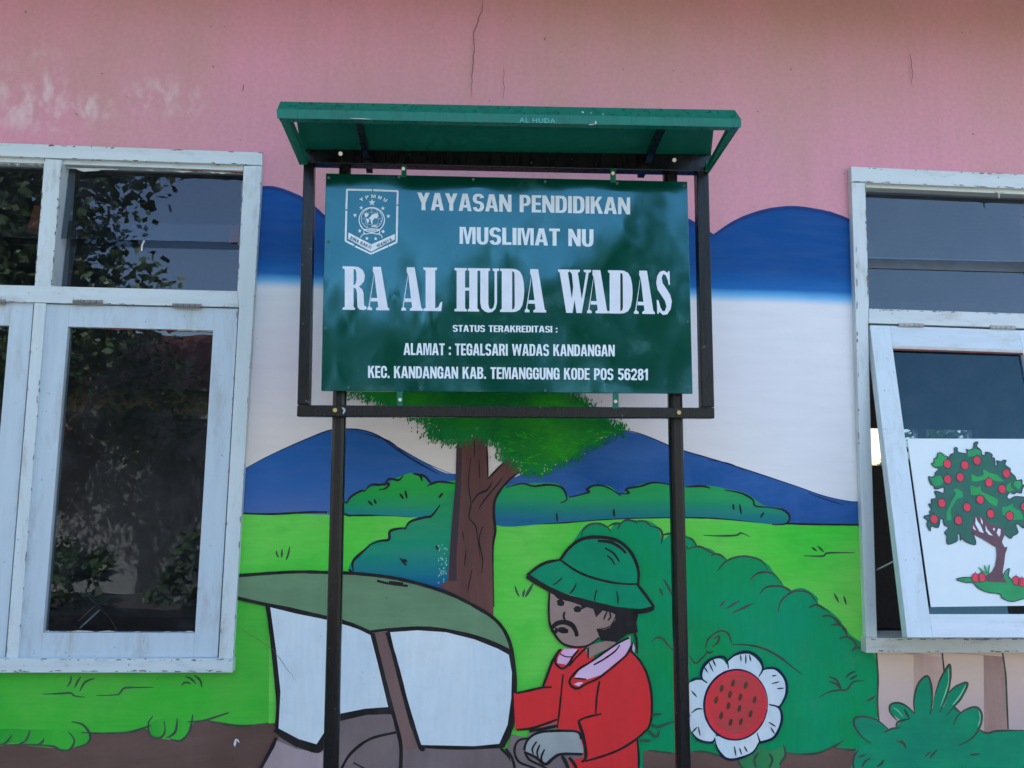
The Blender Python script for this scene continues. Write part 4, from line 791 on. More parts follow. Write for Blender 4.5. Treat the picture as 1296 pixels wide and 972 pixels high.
# ---- poster on the open sash
pst = thing("tree_poster", "white poster of a red-fruited apple tree stuck on the open window pane", "poster", SP.at(1240, 767, .002))
PAPER = simple("poster_paper", (.74, .82, .82), .6, amt=.06)
def pa(name, pts, mat, off, parent=None, smooth=False): return area(name, pts, mat, parent or pst, smooth, SP, off)
mb = MB(); mb.prism([SP.at(a, b, -.002) for a, b in z('X', (1148.3, 555), (1308, 555.5), (1345, 766), (1178.4, 768.2))], -nrm*.004); mb.build("sheet", PAPER, pst)
PG = [simple("poster_dark_green", C(22, 88, 76), .6), simple("poster_green", C(12, 135, 80), .6), simple("poster_light_green", C(18, 140, 70), .6)]
PR = simple("poster_red", C(222, 48, 68), .6); PB = simple("poster_brown", C(86, 58, 72), .6); PK = simple("poster_ink", C(30, 36, 64), .6)
crownU = [(160, 915), (215, 902), (215, 870), (235, 850), (205, 795), (235, 790), (235, 745), (280, 735), (282, 705), (268, 665), (305, 665), (355, 682), (368, 640), (355, 620), (310, 635), (268, 635), (258, 605), (228, 590), (205, 515), (240, 520), (270, 505), (272, 475), (310, 435), (285, 420), (262, 412), (235, 378), (262, 372), (262, 330), (292, 320), (298, 275), (335, 268), (362, 298), (405, 310), (420, 322), (432, 285), (470, 270), (470, 220), (498, 218), (505, 258), (560, 272), (600, 275), (595, 232), (615, 240), (660, 225), (675, 165), (712, 160), (698, 200), (740, 240), (755, 290), (790, 288), (790, 262), (830, 268), (858, 290), (852, 318), (880, 325), (888, 400), (915, 390), (905, 350), (950, 360), (968, 345), (1000, 348), (990, 390), (1040, 430), (1045, 465), (1090, 510), (1110, 550), (1160, 545), (1165, 590), (1183, 605), (1165, 640), (1155, 680), (1110, 672), (1075, 690), (1040, 670), (1005, 720), (1035, 745), (1090, 718), (1183, 722), (1260, 740), (1300, 800), (1290, 880)]
crownV = [(1120, 100), (1085, 135), (1040, 100), (1015, 105), (1035, 180), (990, 210), (965, 235), (925, 205), (905, 195), (880, 240), (850, 180), (800, 110), (745, 110), (640, 30), (610, 110), (600, 170), (625, 230), (635, 265), (625, 295), (550, 270), (500, 235), (490, 255), (485, 195), (460, 195), (462, 250), (430, 275), (375, 290), (360, 260), (362, 210), (342, 180), (380, 130), (340, 110), (325, 55), (300, 50), (280, 130), (215, 120), (205, 165), (175, 110), (180, 65), (148, 40)]
pa("printed_crown", z('U', *crownU)+z('V', *crownV), PG[0], .0004)
oc = z('U', *crownU)+z('V', *crownV); lines("print_outline", [(oc[:40], 1.2), (oc[39:75], 1.2), (oc[74:]+[oc[0]], 1.2)], PK, pst, plane=(SP, .0007), taper=(1, 1))
for q in ([(215, 520), (270, 505), (330, 500), (360, 560), (330, 600), (265, 610)], [(300, 280), (335, 270), (400, 320), (350, 400), (270, 410), (240, 385), (262, 335)], [(600, 250), (680, 220), (745, 250), (740, 290), (680, 300), (610, 310)], [(640, 480), (700, 510), (760, 500), (765, 430), (830, 470), (900, 490), (980, 560), (900, 560), (820, 530), (700, 560), (650, 560)],
          [(390, 870), (440, 760), (480, 690), (450, 650), (490, 630), (550, 665), (560, 720), (500, 740), (430, 850), (440, 960), (390, 960)], [(630, 600), (700, 620), (740, 600), (750, 660), (810, 690), (870, 720), (920, 755), (900, 820), (830, 780), (760, 700), (640, 700)], [(960, 820), (1010, 815), (1080, 780), (1075, 820), (1150, 870), (1180, 950), (1050, 960), (960, 900)], [(1010, 600), (1050, 560), (1055, 620), (1085, 650), (1030, 670), (1000, 640)], [(1090, 560), (1150, 555), (1160, 600), (1130, 650), (1080, 600)]):
    lf = pa("printed_leaves", z('U', *q), PG[1] if random.random() < .6 else PG[2], .0006)
    zq = z('U', *q); lines("print_outline", [zq[:len(zq)//2+1]], PK, lf, width=.55, plane=(SP, .00075), taper=(.3, .3))
pa("printed_trunk", z('V', (590, 165), (603, 110), (632, 25), (700, 30), (760, 90), (820, 110), (885, 130), (915, 190), (893, 240), (885, 262), (890, 285)) + z('V', (910, 320), (935, 312), (930, 340), (915, 380), (905, 470), (890, 550), (895, 600), (935, 655), (780, 650), (735, 640), (735, 580), (790, 550), (820, 490), (835, 400), (830, 320), (770, 285), (690, 235), (620, 200)), PB, .0009)
for q in ([(635, 30), (650, 70), (680, 110), (712, 185), (670, 170), (632, 100)], [(680, 35), (700, 70), (702, 105), (688, 90)], [(728, 110), (745, 150), (798, 210), (760, 200), (730, 165)], [(800, 135), (818, 140), (812, 162), (800, 158)], [(850, 140), (872, 150), (868, 200), (855, 220), (832, 180)], [(610, 110), (640, 160), (612, 145)]):
    pa("print_gap", z('V', *q), PAPER, .0011)
gr = pa("printed_ground", z('V', (450, 620), (500, 605), (610, 605), (740, 640), (900, 650), (905, 590), (950, 522), (940, 590), (980, 630), (1120, 640), (1200, 700), (1200, 790), (1040, 820), (980, 832), (900, 800), (870, 765), (750, 745), (660, 700), (620, 660), (540, 652), (470, 640)), PG[1], .0007)
lines("print_outline", [z('V', (450, 620), (520, 605), (610, 605)), z('V', (455, 625), (540, 652), (610, 655), (660, 705), (750, 745), (865, 762), (885, 800), (980, 832), (1090, 805)), z('V', (890, 600), (920, 545), (955, 522), (945, 590), (980, 630))], PK, pst, width=1.3, plane=(SP, .0013), taper=(.9, .9))
lines("printed_grass", [z('V', (660, 505), (700, 545), (720, 570)), z('V', (718, 485), (730, 530), (740, 570)), z('V', (765, 480), (758, 530), (750, 570))], PG[1], pst, width=2.4, plane=(SP, .0012), taper=(.2, 1))
fr_ = [('U', 398, 382), ('U', 577, 395), ('U', 702, 346), ('U', 402, 540), ('U', 530, 517), ('U', 825, 572), ('U', 960, 640), ('U', 1005, 480), ('U', 342, 783), ('U', 600, 826), ('U', 735, 748), ('U', 843, 893), ('U', 1038, 915), ('U', 262, 948), ('U', 512, 960), ('U', 1192, 820), ('V', 636, 607), ('V', 693, 605), ('V', 1020, 635), ('V', 1075, 650)]
for i, (zn, a, b) in enumerate(fr_):
    sc = 1 if zn == 'U' else .92
    c_ = z(zn, (a, b))[0]; rw, rh = (4.6, 5.4)
    f_ = pa("printed_fruit", ell(c_[0], c_[1], rw, rh, -.25, 14), PR, .0016+i*.00002)
    lines("print_outline", [ell(c_[0], c_[1], rw+.3, rh+.3, -.25, 14)+[ell(c_[0], c_[1], rw+.3, rh+.3, -.25, 14)[0]], [(c_[0]-1, c_[1]-rh), (c_[0], c_[1]-rh-2.5)]], PK, f_, width=.8, plane=(SP, .0018+i*.00003), taper=(1, 1))

# ================================================================== SIGN
YB = -.40
sg = thing("school_sign", "green metal school sign with white lettering on black posts under a small green canopy", "sign", (P(640, 700, YB).x, YB, 0))
def pz(px0, py0, px1, py1, y, zt):   # continue an edge line straight down to height zt
    a, b = P(px0, py0, y), P(px1, py1, y); t = (zt-a.z)/(b.z-a.z); return a+(b-a)*t
YP = YB+.040
for (l0, l1, r0_, r1) in (((428.5, 203), (408.0, 972), (443.5, 203), (427.6, 972)), ((841, 203), (858, 972), (858, 203), (875.8, 972))):
    mb = MB(); q = [P(*l0, YP), P(*r0_, YP), pz(*r0_, *r1, YP, 0), pz(*l0, *l1, YP, 0)]
    # tapering slightly bowed sections are ignored: the post is one straight tube
    mb.prism(q, (0, .042, 0)); mb.build("post", BLACK, sg, bevel=.012)
def sm(name, pts, y, depth, mat, bevel=.002): 
    mb = MB(); mb.prism([P(a, b, y) for a, b in pts], (0, depth, 0)); return mb.build(name, mat, sg, bevel=bevel)
sm("frame_bar", z('X', (384, 207), (397.4, 207), (391.8, 512.3), (376, 512)), YB, .038, BLACK, .003)
sm("frame_bar", z('X', (882, 215), (897, 216), (904.4, 515.6), (888.3, 515.3)), YB, .038, BLACK, .003)
sm("frame_bar", z('X', (376, 512.5), (904.4, 516), (904.8, 529.6), (375.4, 527)), YB-.001, .039, BLACK, .003)
sm("top_beam", z('X', (381, 189), (901, 195.5), (899, 217), (382, 206)), YB-.002, .045, BLACK, .003)
bp = [P(a, b, YB-.006) for a, b in z('X', (412.5, 219.3), (870, 229.8), (876.8, 498.3), (406.3, 494.6))]
mb = MB(); mb.prism(bp, (0, .016, 0)); brd = mb.build("board", BOARD, sg, bevel=.0015)
for (x0, x1, y0, y1, bx, by) in ((508, 514.5, 209, 224, 510.5, 213.5), (772.5, 779.5, 213, 231, 775.8, 219.3), (502.5, 509.5, 493, 514, 506.3, 505.8), (775.5, 783, 496, 517, 779.2, 508)):
    t_ = sm("bracket_tab", z('X', (x0, y0), (x1, y0), (x1, y1), (x0, y1)), YB-.0075 if y0 < 300 else YB-.0045, .004, GREEND, .0008)
    mb = MB(); yy = YB-.0085 if y0 < 300 else YB-.0055; mb.tube(P(bx, by, yy), P(bx, by, yy-.004), .0062, 6); mb.build("bolt", BOLT, t_)
mb = MB(); mb.tube(P(424, 519, YB-.002), P(424, 519, YB-.009), .0075, 6); mb.build("bolt", simple("brass_bolt", (.45, .36, .12), .35, .7), sg)
mb = MB(); mb.tube(P(859.5, 522, YB-.002), P(859.5, 522, YB-.009), .0075, 6); mb.build("bolt", simple("brass_bolt_2", (.55, .46, .22), .35, .7), sg)
mb = MB(); mb.tube(P(431, 194.5, YB-.003), P(431, 194.5, YB-.010), .0075, 6); mb.build("bolt", BOLT, sg)
mb = MB(); mb.tube(P(853.5, 202.5, YB-.003), P(853.5, 202.5, YB-.010), .0075, 6); mb.build("bolt", BOLT, sg)
lines("paint_blob", [(z('X', (433, 516), (436, 519), (434, 524)), 2.4)], simple("pale_splash", (.45, .5, .52), .6), sg, plane=YB-.0025)
RIV = simple('rivet_green', (.02, .10, .08), .4)
for (a, b) in ((416, 225), (505, 224), (599, 227), (690, 230), (781, 232), (866, 235), (416, 306), (412, 415), (870, 407), (441, 490), (532, 491), (640, 421), (690, 494), (780, 495), (871, 492)):
    mb = MB(); mb.tube(P(a, b, YB-.0065), P(a, b, YB-.0085), .005, 8); mb.build("rivet", RIV, brd)
# canopy
YR = -.70
rimb = [P(351, 150, YR), P(937.6, 161.5, YR)]; rimt = [P(350.3, 138.5, YR), P(938, 151, YR)]
topf = [P(355, 128.5, YR+.035), P(930, 139.3, YR+.035)]
back = [P(377, 183, YB+.02), P(905, 190, YB+.02)]
cn = MB(); TK = .003
def sheet(q, t): 
    n = (q[1]-q[0]).cross(q[2]-q[0]).normalized()*t; cn.prism(q, n)
sheet([rimb[0], rimb[1], rimt[1], rimt[0]], TK)
cm = bpy.data.objects.new("canopy", None); COL.objects.link(cm); cm.parent = sg; cm.location = rimb[0]-wloc(sg)
cn.build("rim_face", GREENM, cm); cn = MB()
# rolled top edge: three short facets between rim face and flat sheet
cn.add([rimt[0], rimt[1], topf[1], topf[0]], [(0, 1, 2, 3)]); cn.add([topf[0], topf[1], topf[1]+Vector((0, .03, .002)), topf[0]+Vector((0, .03, .002))], [(0, 1, 2, 3)])
cn.build("rolled_edge", GREENM, cm); cn = MB()
cb = [P(382, 195, YB+.046), P(899, 202, YB+.046)]
ins = [topf[0].copy(), topf[1].copy()]; ins[0].x = P(371.5, 153, YR+.035).x; ins[1].x = P(906, 164, YR+.035).x; ins[0].z -= .002; ins[1].z -= .002
cn.prism([ins[0], ins[1], cb[1], cb[0]], (0, 0, -.004)); cn.build("canopy_sheet", GREEND, cm)
mb = MB(); q = [ins[0]+Vector((0,.002,-.0012)), ins[1]+Vector((0,.002,-.0012)), Vector((cb[1].x, cb[1].y, cb[1].z+.003)), Vector((cb[0].x, cb[0].y, cb[0].z+.003))]; mb.prism(q, (0, 0, .002)); mb.build("top_sheet", GREENM, cm)
# inner lip behind the rim
mb = MB(); mb.prism([rimb[0]+Vector((.004, .004, .001)), rimb[1]+Vector((-.004, .004, .001)), rimb[1]+Vector((-.004, .026, .001)), rimb[0]+Vector((.004, .026, .001))], (0, 0, .003)); mb.build("rim_lip", GREENM, cm)
# side braces from rim corners down to the frame
def brace(f0, f1, b0, b1, name="side_brace"):
    mb = MB(); a, b = P(*f0, YR+.006), P(*f1, YR+.006); c, d = P(*b1, YB-.004), P(*b0, YB-.004)
    dpt = Vector((0, .012, 0)); v = [a, b, c, d]
    n = (b-a).cross(d-a).normalized()
    if n.y < 0: n = -n
    mb.prism(v, n*.018); return mb.build(name, GREEND, cm, bevel=.002)
brace((351.5, 146), (365, 152), (378.5, 208), (389, 207.5)); brace((924.5, 160), (937.3, 160), (894.5, 215), (897.5, 219))
sm("corner_plate", z('X', (378, 196), (388, 196), (389, 208), (378.5, 208.5)), YB-.006, .004, GREEND); sm("corner_plate", z('X', (893, 203), (902, 203), (898, 219), (893, 217)), YB-.006, .004, GREEND)
def rafter(fa, fb, ba, bb):
    mb = MB(); v = [P(*fa, YR+.05), P(*fb, YR+.05), P(*bb, YB+.09), P(*ba, YB+.09)]
    n = (v[1]-v[0]).cross(v[3]-v[0]).normalized()
    if n.z < 0: n = -n
    mb.prism(v, n*.018); return mb.build("rafter", BLACK, cm, bevel=.001)
rafter((449.5, 153), (457.8, 153.5), (464, 219), (472, 219.5)); rafter((835, 161), (844.5, 161), (806.5, 225), (815, 225.5))
sm2 = lambda n, pts, y, d, m_: sm(n, pts, y, d, m_)
# scuffs on the rim
lines("scuff", [(z('L', (450, 158), (500, 160), (560, 163)), .8), (z('M', (495, 172), (496, 190)), 2), (z('M', (425, 125), (436, 130)), 1.8), (z('M', (470, 130), (474, 133)), 1.2), (z('M', (532, 135), (534, 142)), 1.2), (z('M', (460, 192), (490, 188)), 1)], simple("chipped_paint", (.5, .55, .55), .6), cm, plane=YR-.0055, taper=(.4, .4))['kind'] = 'stuff'

# ---------------------------------------------------------------- lettering
def quad_at(q, u, v):
    (x0, y0), (x1, y1), (x2, y2), (x3, y3) = q      # TL TR BR BL ; v = 1 at the top
    tx, ty = x0+(x1-x0)*u, y0+(y1-y0)*u; bx, by = x3+(x2-x3)*u, y3+(y2-y3)*u
    return bx+(tx-bx)*v, by+(ty-by)*v
def text_mesh(s, offset=.02, space=1.0):
    cu = bpy.data.curves.new("t", 'FONT'); cu.body = s; cu.size = 1; cu.offset = offset; cu.space_character = space; cu.resolution_u = 4; cu.fill_mode = 'FRONT'
    ob = bpy.data.objects.new("t", cu); COL.objects.link(ob)
    dg = bpy.context.evaluated_depsgraph_get(); dg.update(); me = bpy.data.meshes.new_from_object(ob.evaluated_get(dg))
    v = [tuple(a.co) for a in me.vertices]; f = [tuple(p.vertices) for p in me.polygons]
    bpy.data.objects.remove(ob); bpy.data.curves.remove(cu); bpy.data.meshes.remove(me); return v, f
# heavy condensed block capitals drawn from bars and squared rings in a box of height 1
TX, TY = .20, .155
def ring_(cx, cy, rx, ry, a0, a1, tx=TX, ty=TY, n=14, e=2.5):
    def pt(a, x, y):
        c, s_ = math.cos(a), math.sin(a); return (cx+x*abs(c)**(2/e)*(1 if c >= 0 else -1), cy+y*abs(s_)**(2/e)*(1 if s_ >= 0 else -1))
    aa = [rad(a0+(a1-a0)*i/n) for i in range(n+1)]
    return [pt(a, rx, ry) for a in aa] + [pt(a, rx-tx, ry-ty) for a in reversed(aa)]
def bar(x0, y0, x1, y1): return [(x0, y0), (x1, y0), (x1, y1), (x0, y1)]
W6 = .58
BF = {
 'A': (.66, [[(0, 0), (.20, 0), (.38, 1), (.20, 1)], [(.66, 0), (.46, 0), (.28, 1), (.46, 1)], bar(.2, .2, .46, .35)]),
 'B': (W6, [bar(0, 0, TX, 1), bar(TX, 1-TY, .3, 1), bar(TX, .44, .34, .58), bar(TX, 0, .3, TY), ring_(.3, .75, .26, .25, -90, 90, e=2.2), ring_(.3, .27, .28, .27, -90, 90, e=2.2)]),
 'C': (W6, [ring_(.29, .62, .29, .39, 0, 180), ring_(.29, .38, .29, .39, 180, 360), bar(0, .36, TX, .64), bar(.38, .33, .58, .40), bar(.38, .60, .58, .66)]),
 'D': (W6, [bar(0, 0, TX, 1), bar(TX, 1-TY, .26, 1), bar(TX, 0, .26, TY), ring_(.26, .5, .32, .5, -90, 90, e=3)]),
 'E': (.48, [bar(0, 0, TX, 1), bar(TX, 1-TY, .48, 1), bar(TX, .43, .45, .57), bar(TX, 0, .48, TY)]),
 'G': (W6, [ring_(.29, .62, .29, .39, 0, 180), ring_(.29, .38, .29, .39, 180, 360), bar(0, .36, TX, .64), bar(.38, 0.03, .58, .52), bar(.30, .38, .40, .52), bar(.38, .61, .58, .67)]),
 'I': (.20, [bar(0, 0, TX, 1)]),
 'K': (.62, [bar(0, 0, TX, 1), [(.19, .34), (.19, .62), (.38, 1), (.60, 1)], [(.24, .60), (.38, .72), (.63, 0), (.41, 0)]]),
 'L': (.46, [bar(0, 0, TX, 1), bar(TX, 0, .46, TY)]),
 'M': (.80, [bar(0, 0, .17, 1), bar(.63, 0, .80, 1), [(.16, 1), (.30, 1), (.47, 0), (.33, 0)], [(.64, 1), (.50, 1), (.33, 0), (.47, 0)]]),
 'N': (.62, [bar(0, 0, .18, 1), bar(.44, 0, .62, 1), [(.17, 1), (.20, 1), (.45, .42), (.45, 0), (.42, 0), (.17, .58)]]),
 'O': (W6, [ring_(.29, .62, .29, .39, 0, 180), ring_(.29, .38, .29, .39, 180, 360), bar(0, .37, TX, .63), bar(.38, .37, .58, .63)]),
 'P': (.56, [bar(0, 0, TX, 1), bar(TX, 1-TY, .28, 1), bar(TX, .36, .28, .50), ring_(.28, .68, .28, .32, -90, 90, e=2.4)]),
 'R': (.60, [bar(0, 0, TX, 1), bar(TX, 1-TY, .28, 1), bar(TX, .42, .30, .56), ring_(.28, .71, .29, .29, -90, 90, e=2.4), [(.30, .46), (.48, .48), (.60, 0), (.39, 0)]]),
 'S': (W6, [ring_(.29, .72, .29, .29, 10, 270, e=2.3), ring_(.29, .28, .29, .30, 90, -170, e=2.3), bar(.24, .43, .34, .58)]),
 'T': (.54, [bar(.17, 0, .37, 1), bar(0, 1-TY, .54, 1)]),
 'U': (W6, [bar(0, .34, TX, 1), bar(.38, .34, .58, 1), ring_(.29, .36, .29, .38, 180, 360)]),
 'W': (.96, [[(0, 1), (.19, 1), (.35, 0), (.17, 0)], [(.40, 1), (.54, 1), (.33, 0), (.19, 0)], [(.42, 1), (.56, 1), (.77, 0), (.63, 0)], [(.96, 1), (.77, 1), (.61, 0), (.79, 0)]]),
 'Y': (.64, [bar(.22, 0, .42, .46), [(0, 1), (.22, 1), (.42, .44), (.22, .40)], [(.64, 1), (.42, 1), (.22, .44), (.42, .40)]]),
 '1': (.34, [bar(.14, 0, .34, 1), [(0, .66), (0, .80), (.16, 1), (.16, .76)]]),
 '2': (.56, [ring_(.28, .71, .28, .30, -20, 180, e=2.2), [(0, 0), (0, .16), (.36, .60), (.55, .60), (.24, .10)], bar(.1, 0, .56, TY)]),
 '5': (.56, [bar(.04, 1-TY, .54, 1), bar(.04, .50, .22, 1), ring_(.28, .32, .29, .33, 130, -165, e=2.2)]),
 '6': (W6, [ring_(.29, .33, .29, .34, 0, 360, e=2.3, n=26), bar(0, .33, .2, .68), ring_(.29, .68, .29, .33, 10, 180, e=2.3)]),
 '8': (W6, [ring_(.29, .28, .29, .29, 0, 360, e=2.2, n=26), ring_(.29, .74, .27, .26, 0, 360, e=2.2, n=26)]),
 '.': (.19, [bar(0, 0, .19, .19)]), ':': (.19, [bar(0, .02, .19, .22), bar(0, .52, .19, .72)])}
def block_text(name, s_, q, y, mat, parent, gap=.055, space=.36, fn=None, cuts=True):
    x = 0; items = []
    for ch in s_:
        if ch == ' ': x += space; continue
        wd, polys = BF[ch]
        for k, p in enumerate(polys): items.append(([(x+a, b) for a, b in p], k))
        x += wd+gap
    tot = x-gap; mb = MB(); rnd = random.Random(len(s_))
    for p, k in items:
        pp = [(fn(a/tot, b) if fn else quad_at(q, a/tot, b)) for a, b in p]
        p3 = [P(a, b, y-.00006*k) for a, b in pp]; f = tess(p3)
        if not f: continue
        if (p3[f[0][1]]-p3[f[0][0]]).cross(p3[f[0][2]]-p3[f[0][0]]).dot(CAM-p3[0]) < 0: f = [t[::-1] for t in f]
        mb.add(p3, f)
    return mb.build(name, mat, parent)
def text_px(name, s, q, y, mat, parent, offset=.02, space=1.0, fn=None):
    v, f = text_mesh(s, offset, space)
    x0 = min(a[0] for a in v); x1 = max(a[0] for a in v); y0 = min(a[1] for a in v); y1 = max(a[1] for a in v)
    out = []
    for a in v:
        u, w_ = (a[0]-x0)/(x1-x0), (a[1]-y0)/(y1-y0)
        px, py = fn(u, w_) if fn else quad_at(q, u, w_)
        out.append(P(px, py, y))
    if (out[f[0][1]]-out[f[0][0]]).cross(out[f[0][2]]-out[f[0][0]]).dot(CAM-out[0]) < 0: f = [t[::-1] for t in f]
    return link(name, out, f, mat, parent)
YL = YB-.0068
block_text("lettering", "YAYASAN PENDIDIKAN", z('X', (528, 243.6), (797.5, 249.8), (797.5, 271.3), (528, 265.8)), YL, LETTER, brd)
block_text("lettering", "MUSLIMAT NU", z('X', (581.7, 287.1), (751.1, 290.2), (751.1, 312), (581.7, 308.6)), YL, LETTER, brd)
block_text("lettering", "STATUS TERAKREDITASI :", z('X', (573, 411.3), (705.5, 412.6), (705.5, 420.9), (573, 419.8)), YL, LETTER, brd)
block_text("lettering", "ALAMAT : TEGALSARI WADAS KANDANGAN", z('X', (510.8, 434.2), (778, 436.4), (778, 451), (510.8, 449.2)), YL, LETTER, brd)
block_text("lettering", "KEC. KANDANGAN KAB. TEMANGGUNG KODE POS 56281", z('X', (465.8, 463), (820, 466.8), (820, 481.3), (465.8, 478.2)), YL, LETTER, brd)
text_px("faint_lettering", "AL HUDA", z('X', (657.5, 148.8), (703, 150), (703, 156), (657.5, 154.8)), YR-.0045, simple("faint_paint", (.10, .42, .38), .5), cm, .01, 1.15)
# large condensed slab letters, each drawn in a unit box
GL = {
 'H': [[(0,0),(.5,0),(.5,.045),(.43,.07),(.43,.93),(.5,.955),(.5,1),(0,1),(0,.955),(.09,.93),(.09,.07),(0,.045)], [(.54,0),(1,0),(1,.045),(.93,.07),(.93,.93),(1,.955),(1,1),(.54,1),(.54,.955),(.60,.93),(.60,.07),(.54,.045)], [(.42,.48),(.61,.48),(.61,.55),(.42,.55)]],
 'U': [[(0,1),(0,.955),(.08,.93),(.08,.20),(.13,.08),(.28,.01),(.45,-.02),(.65,.0),(.80,.07),(.87,.20),(.87,.93),(.97,.955),(.97,1),(.66,1),(.66,.955),(.75,.93),(.75,.20),(.70,.10),(.60,.06),(.50,.08),(.46,.17),(.46,.93),(.54,.955),(.54,1)]],
 'D': [[(0,0),(.50,0),(.50,1),(0,1),(0,.955),(.07,.93),(.07,.07),(0,.045)], [(.50,0),(.66,.01),(.82,.06),(.92,.16),(.98,.32),(1,.5),(.98,.68),(.92,.84),(.82,.94),(.66,.99),(.50,1),(.50,.945),(.58,.92),(.60,.85),(.61,.15),(.58,.08),(.50,.055)]],
 'A': [[(.26,1),(.62,1),(.93,.07),(1,.045),(1,0),(.40,0),(.40,.045),(.50,.08),(.33,.80),(.25,.90)], [(.32,.84),(.11,.09),(.15,.07),(.22,.045),(.22,0),(0,0),(0,.045),(.06,.08),(.29,.80)], [(.16,.20),(.49,.20),(.47,.28),(.18,.28)]],
 'R': [[(0,0),(.52,0),(.52,.045),(.46,.07),(.46,1),(0,1),(0,.955),(.09,.93),(.09,.07),(0,.045)], [(.46,1),(.66,.99),(.84,.92),(.93,.80),(.90,.66),(.76,.57),(.68,.54),(.82,.48),(.88,.38),(.90,.10),(1,.08),(1,.02),(.86,0),(.70,.01),(.62,.07),(.60,.40),(.56,.49),(.46,.51),(.46,.56),(.54,.60),(.58,.68),(.58,.86),(.54,.93),(.46,.945)]],
 'L': [[(0,0),(.94,0),(1,.22),(.90,.20),(.78,.09),(.62,.06),(.62,.93),(.72,.955),(.72,1),(0,1),(0,.955),(.12,.93),(.12,.07),(0,.045)]],
 'W': [[(0,1),(0,.955),(.05,.93),(.25,0),(.44,0),(.50,.30),(.56,.0),(.72,0),(.93,.93),(1,.955),(1,1),(.78,1),(.78,.955),(.85,.93),(.72,.32),(.60,.93),(.66,.955),(.66,1),(.36,1),(.36,.955),(.42,.90),(.46,.60),(.42,.32),(.30,.93),(.35,.955),(.35,1)]],
 'S': [[(.08,.02),(.14,.0),(.22,.05),(.45,-.02),(.72,.0),(.93,.12),(1,.30),(.90,.45),(.68,.58),(.42,.72),(.36,.84),(.46,.93),(.62,.90),(.76,.78),(.80,.68),(.88,.68),(.86,1),(.78,1),(.72,.96),(.50,1.01),(.25,.98),(.08,.88),(.02,.72),(.10,.57),(.32,.45),(.58,.30),(.66,.18),(.56,.07),(.42,.07),(.28,.16),(.16,.32),(.05,.33)]],
}
LET = [('R',40,129),('A',132,214),('A',259,339),('L',341,412),('H',457,549),('U',547,626),('D',627,717),('A',719,799),('W',843,966),('A',951,1031),('D',1029,1121),('A',1126,1204),('S',1208,1267)]
big = MB(); bigs = MB()
for ch, xa, xb in LET:
    for k, poly in enumerate(GL[ch]):
        pts = []
        for (u, v) in poly:
            x = xa+(xb-xa)*u; t = (x-40)/1225; top = 50+18*t; bot = 212+17*t
            pts.append(z('Z', (x, bot+(top-bot)*v))[0])
        p3 = [P(a, b, YL-.00005*k) for a, b in pts]; f = tess(p3)
        if (p3[f[0][1]]-p3[f[0][0]]).cross(p3[f[0][2]]-p3[f[0][0]]).dot(CAM-p3[0]) < 0: f = [t[::-1] for t in f]
        big.add(p3, f)
big.build("large_lettering", LETTER2, brd)
# ---------------------------------------------------------------- emblem
def YY(*p): return z('Y', *p)
em = []
em += [(YY((122, 133), (405, 138)), 2.4), (YY((418, 138), (693, 150)), 2.4), (YY((693, 145), (688, 300)), 2.4), (YY((688, 313), (680, 722)), 2.4), (YY((684, 718), (590, 762)), 2.4), (YY((582, 765), (392, 850), (215, 765)), 2.4), (YY((205, 755), (108, 706)), 2.4), (YY((110, 708), (118, 368)), 2.4), (YY((118, 352), (125, 130)), 2.4)]
mbE = MB()
for k, (pts, wd) in enumerate(em):
    ribbon(mbE, pts, wd, lambda a, b, y=YL-.00002*k: P(a, b, y), (1, 1), smooth=False, jitter=0)
def addpoly(pts, y=YL-.0003):
    p3 = [P(a, b, y) for a, b in pts]; f = tess(p3)
    if (p3[f[0][1]]-p3[f[0][0]]).cross(p3[f[0][2]]-p3[f[0][0]]).dot(CAM-p3[0]) < 0: f = [t[::-1] for t in f]
    mbE.add(p3, f)
def star(cx, cy, r): return YY(*[(cx+(r if i % 2 == 0 else r*.42)*math.sin(math.pi*i/5), cy-(r if i % 2 == 0 else r*.42)*math.cos(math.pi*i/5)) for i in range(10)])
for (a, b, r) in ((405, 277, 42), (284, 335, 25), (526, 342, 25), (215, 419, 25), (588, 430, 25), (268, 594, 25), (528, 601, 25), (348, 678, 24), (446, 682, 24)): addpoly(star(a, b, r))
for k, (rx, ry, wd) in enumerate(((142, 138, 1.3), (118, 114, .7))):
    e_ = YY(*ell(402, 470 if k == 0 else 455, rx, ry, 0, 36)); ribbon(mbE, e_+[e_[0]], wd, lambda a, b, y=YL-.0004-.0001*k: P(a, b, y), (1, 1), False, 0)
for k, (pts, wd) in enumerate([(YY((310, 600), (330, 575), (402, 590), (470, 575), (490, 600)), 1.2), (YY((310, 605), (330, 628), (402, 618), (470, 630), (492, 606)), 1.2), (YY((340, 585), (402, 575), (460, 585)), .8), (YY((320, 628), (290, 645), (278, 672)), 1.1), (YY((480, 628), (508, 645), (520, 674)), 1.1),
      (YY((300, 400), (402, 385), (505, 400)), .3), (YY((290, 455), (402, 462), (515, 455)), .3), (YY((300, 510), (402, 525), (505, 510)), .3), (YY((402, 345), (402, 565)), .3), (YY((350, 355), (325, 455), (355, 555)), .3), (YY((455, 355), (480, 455), (450, 555)), .3)]):
    ribbon(mbE, pts, wd, lambda a, b, y=YL-.0006-.00003*k: P(a, b, y), (1, 1), True, 0)
for pts in (((318, 400), (350, 395), (372, 402), (360, 425), (340, 445), (325, 430)), ((372, 450), (400, 420), (430, 400), (470, 398), (478, 425), (460, 455), (430, 450), (412, 480), (410, 515), (395, 510), (388, 470)), ((340, 460), (365, 455), (375, 480), (358, 515), (345, 490)), ((405, 535), (440, 528), (470, 540), (430, 550), (400, 548)), ((498, 480), (512, 478), (510, 500))):
    addpoly(YY(*pts), YL-.0009)
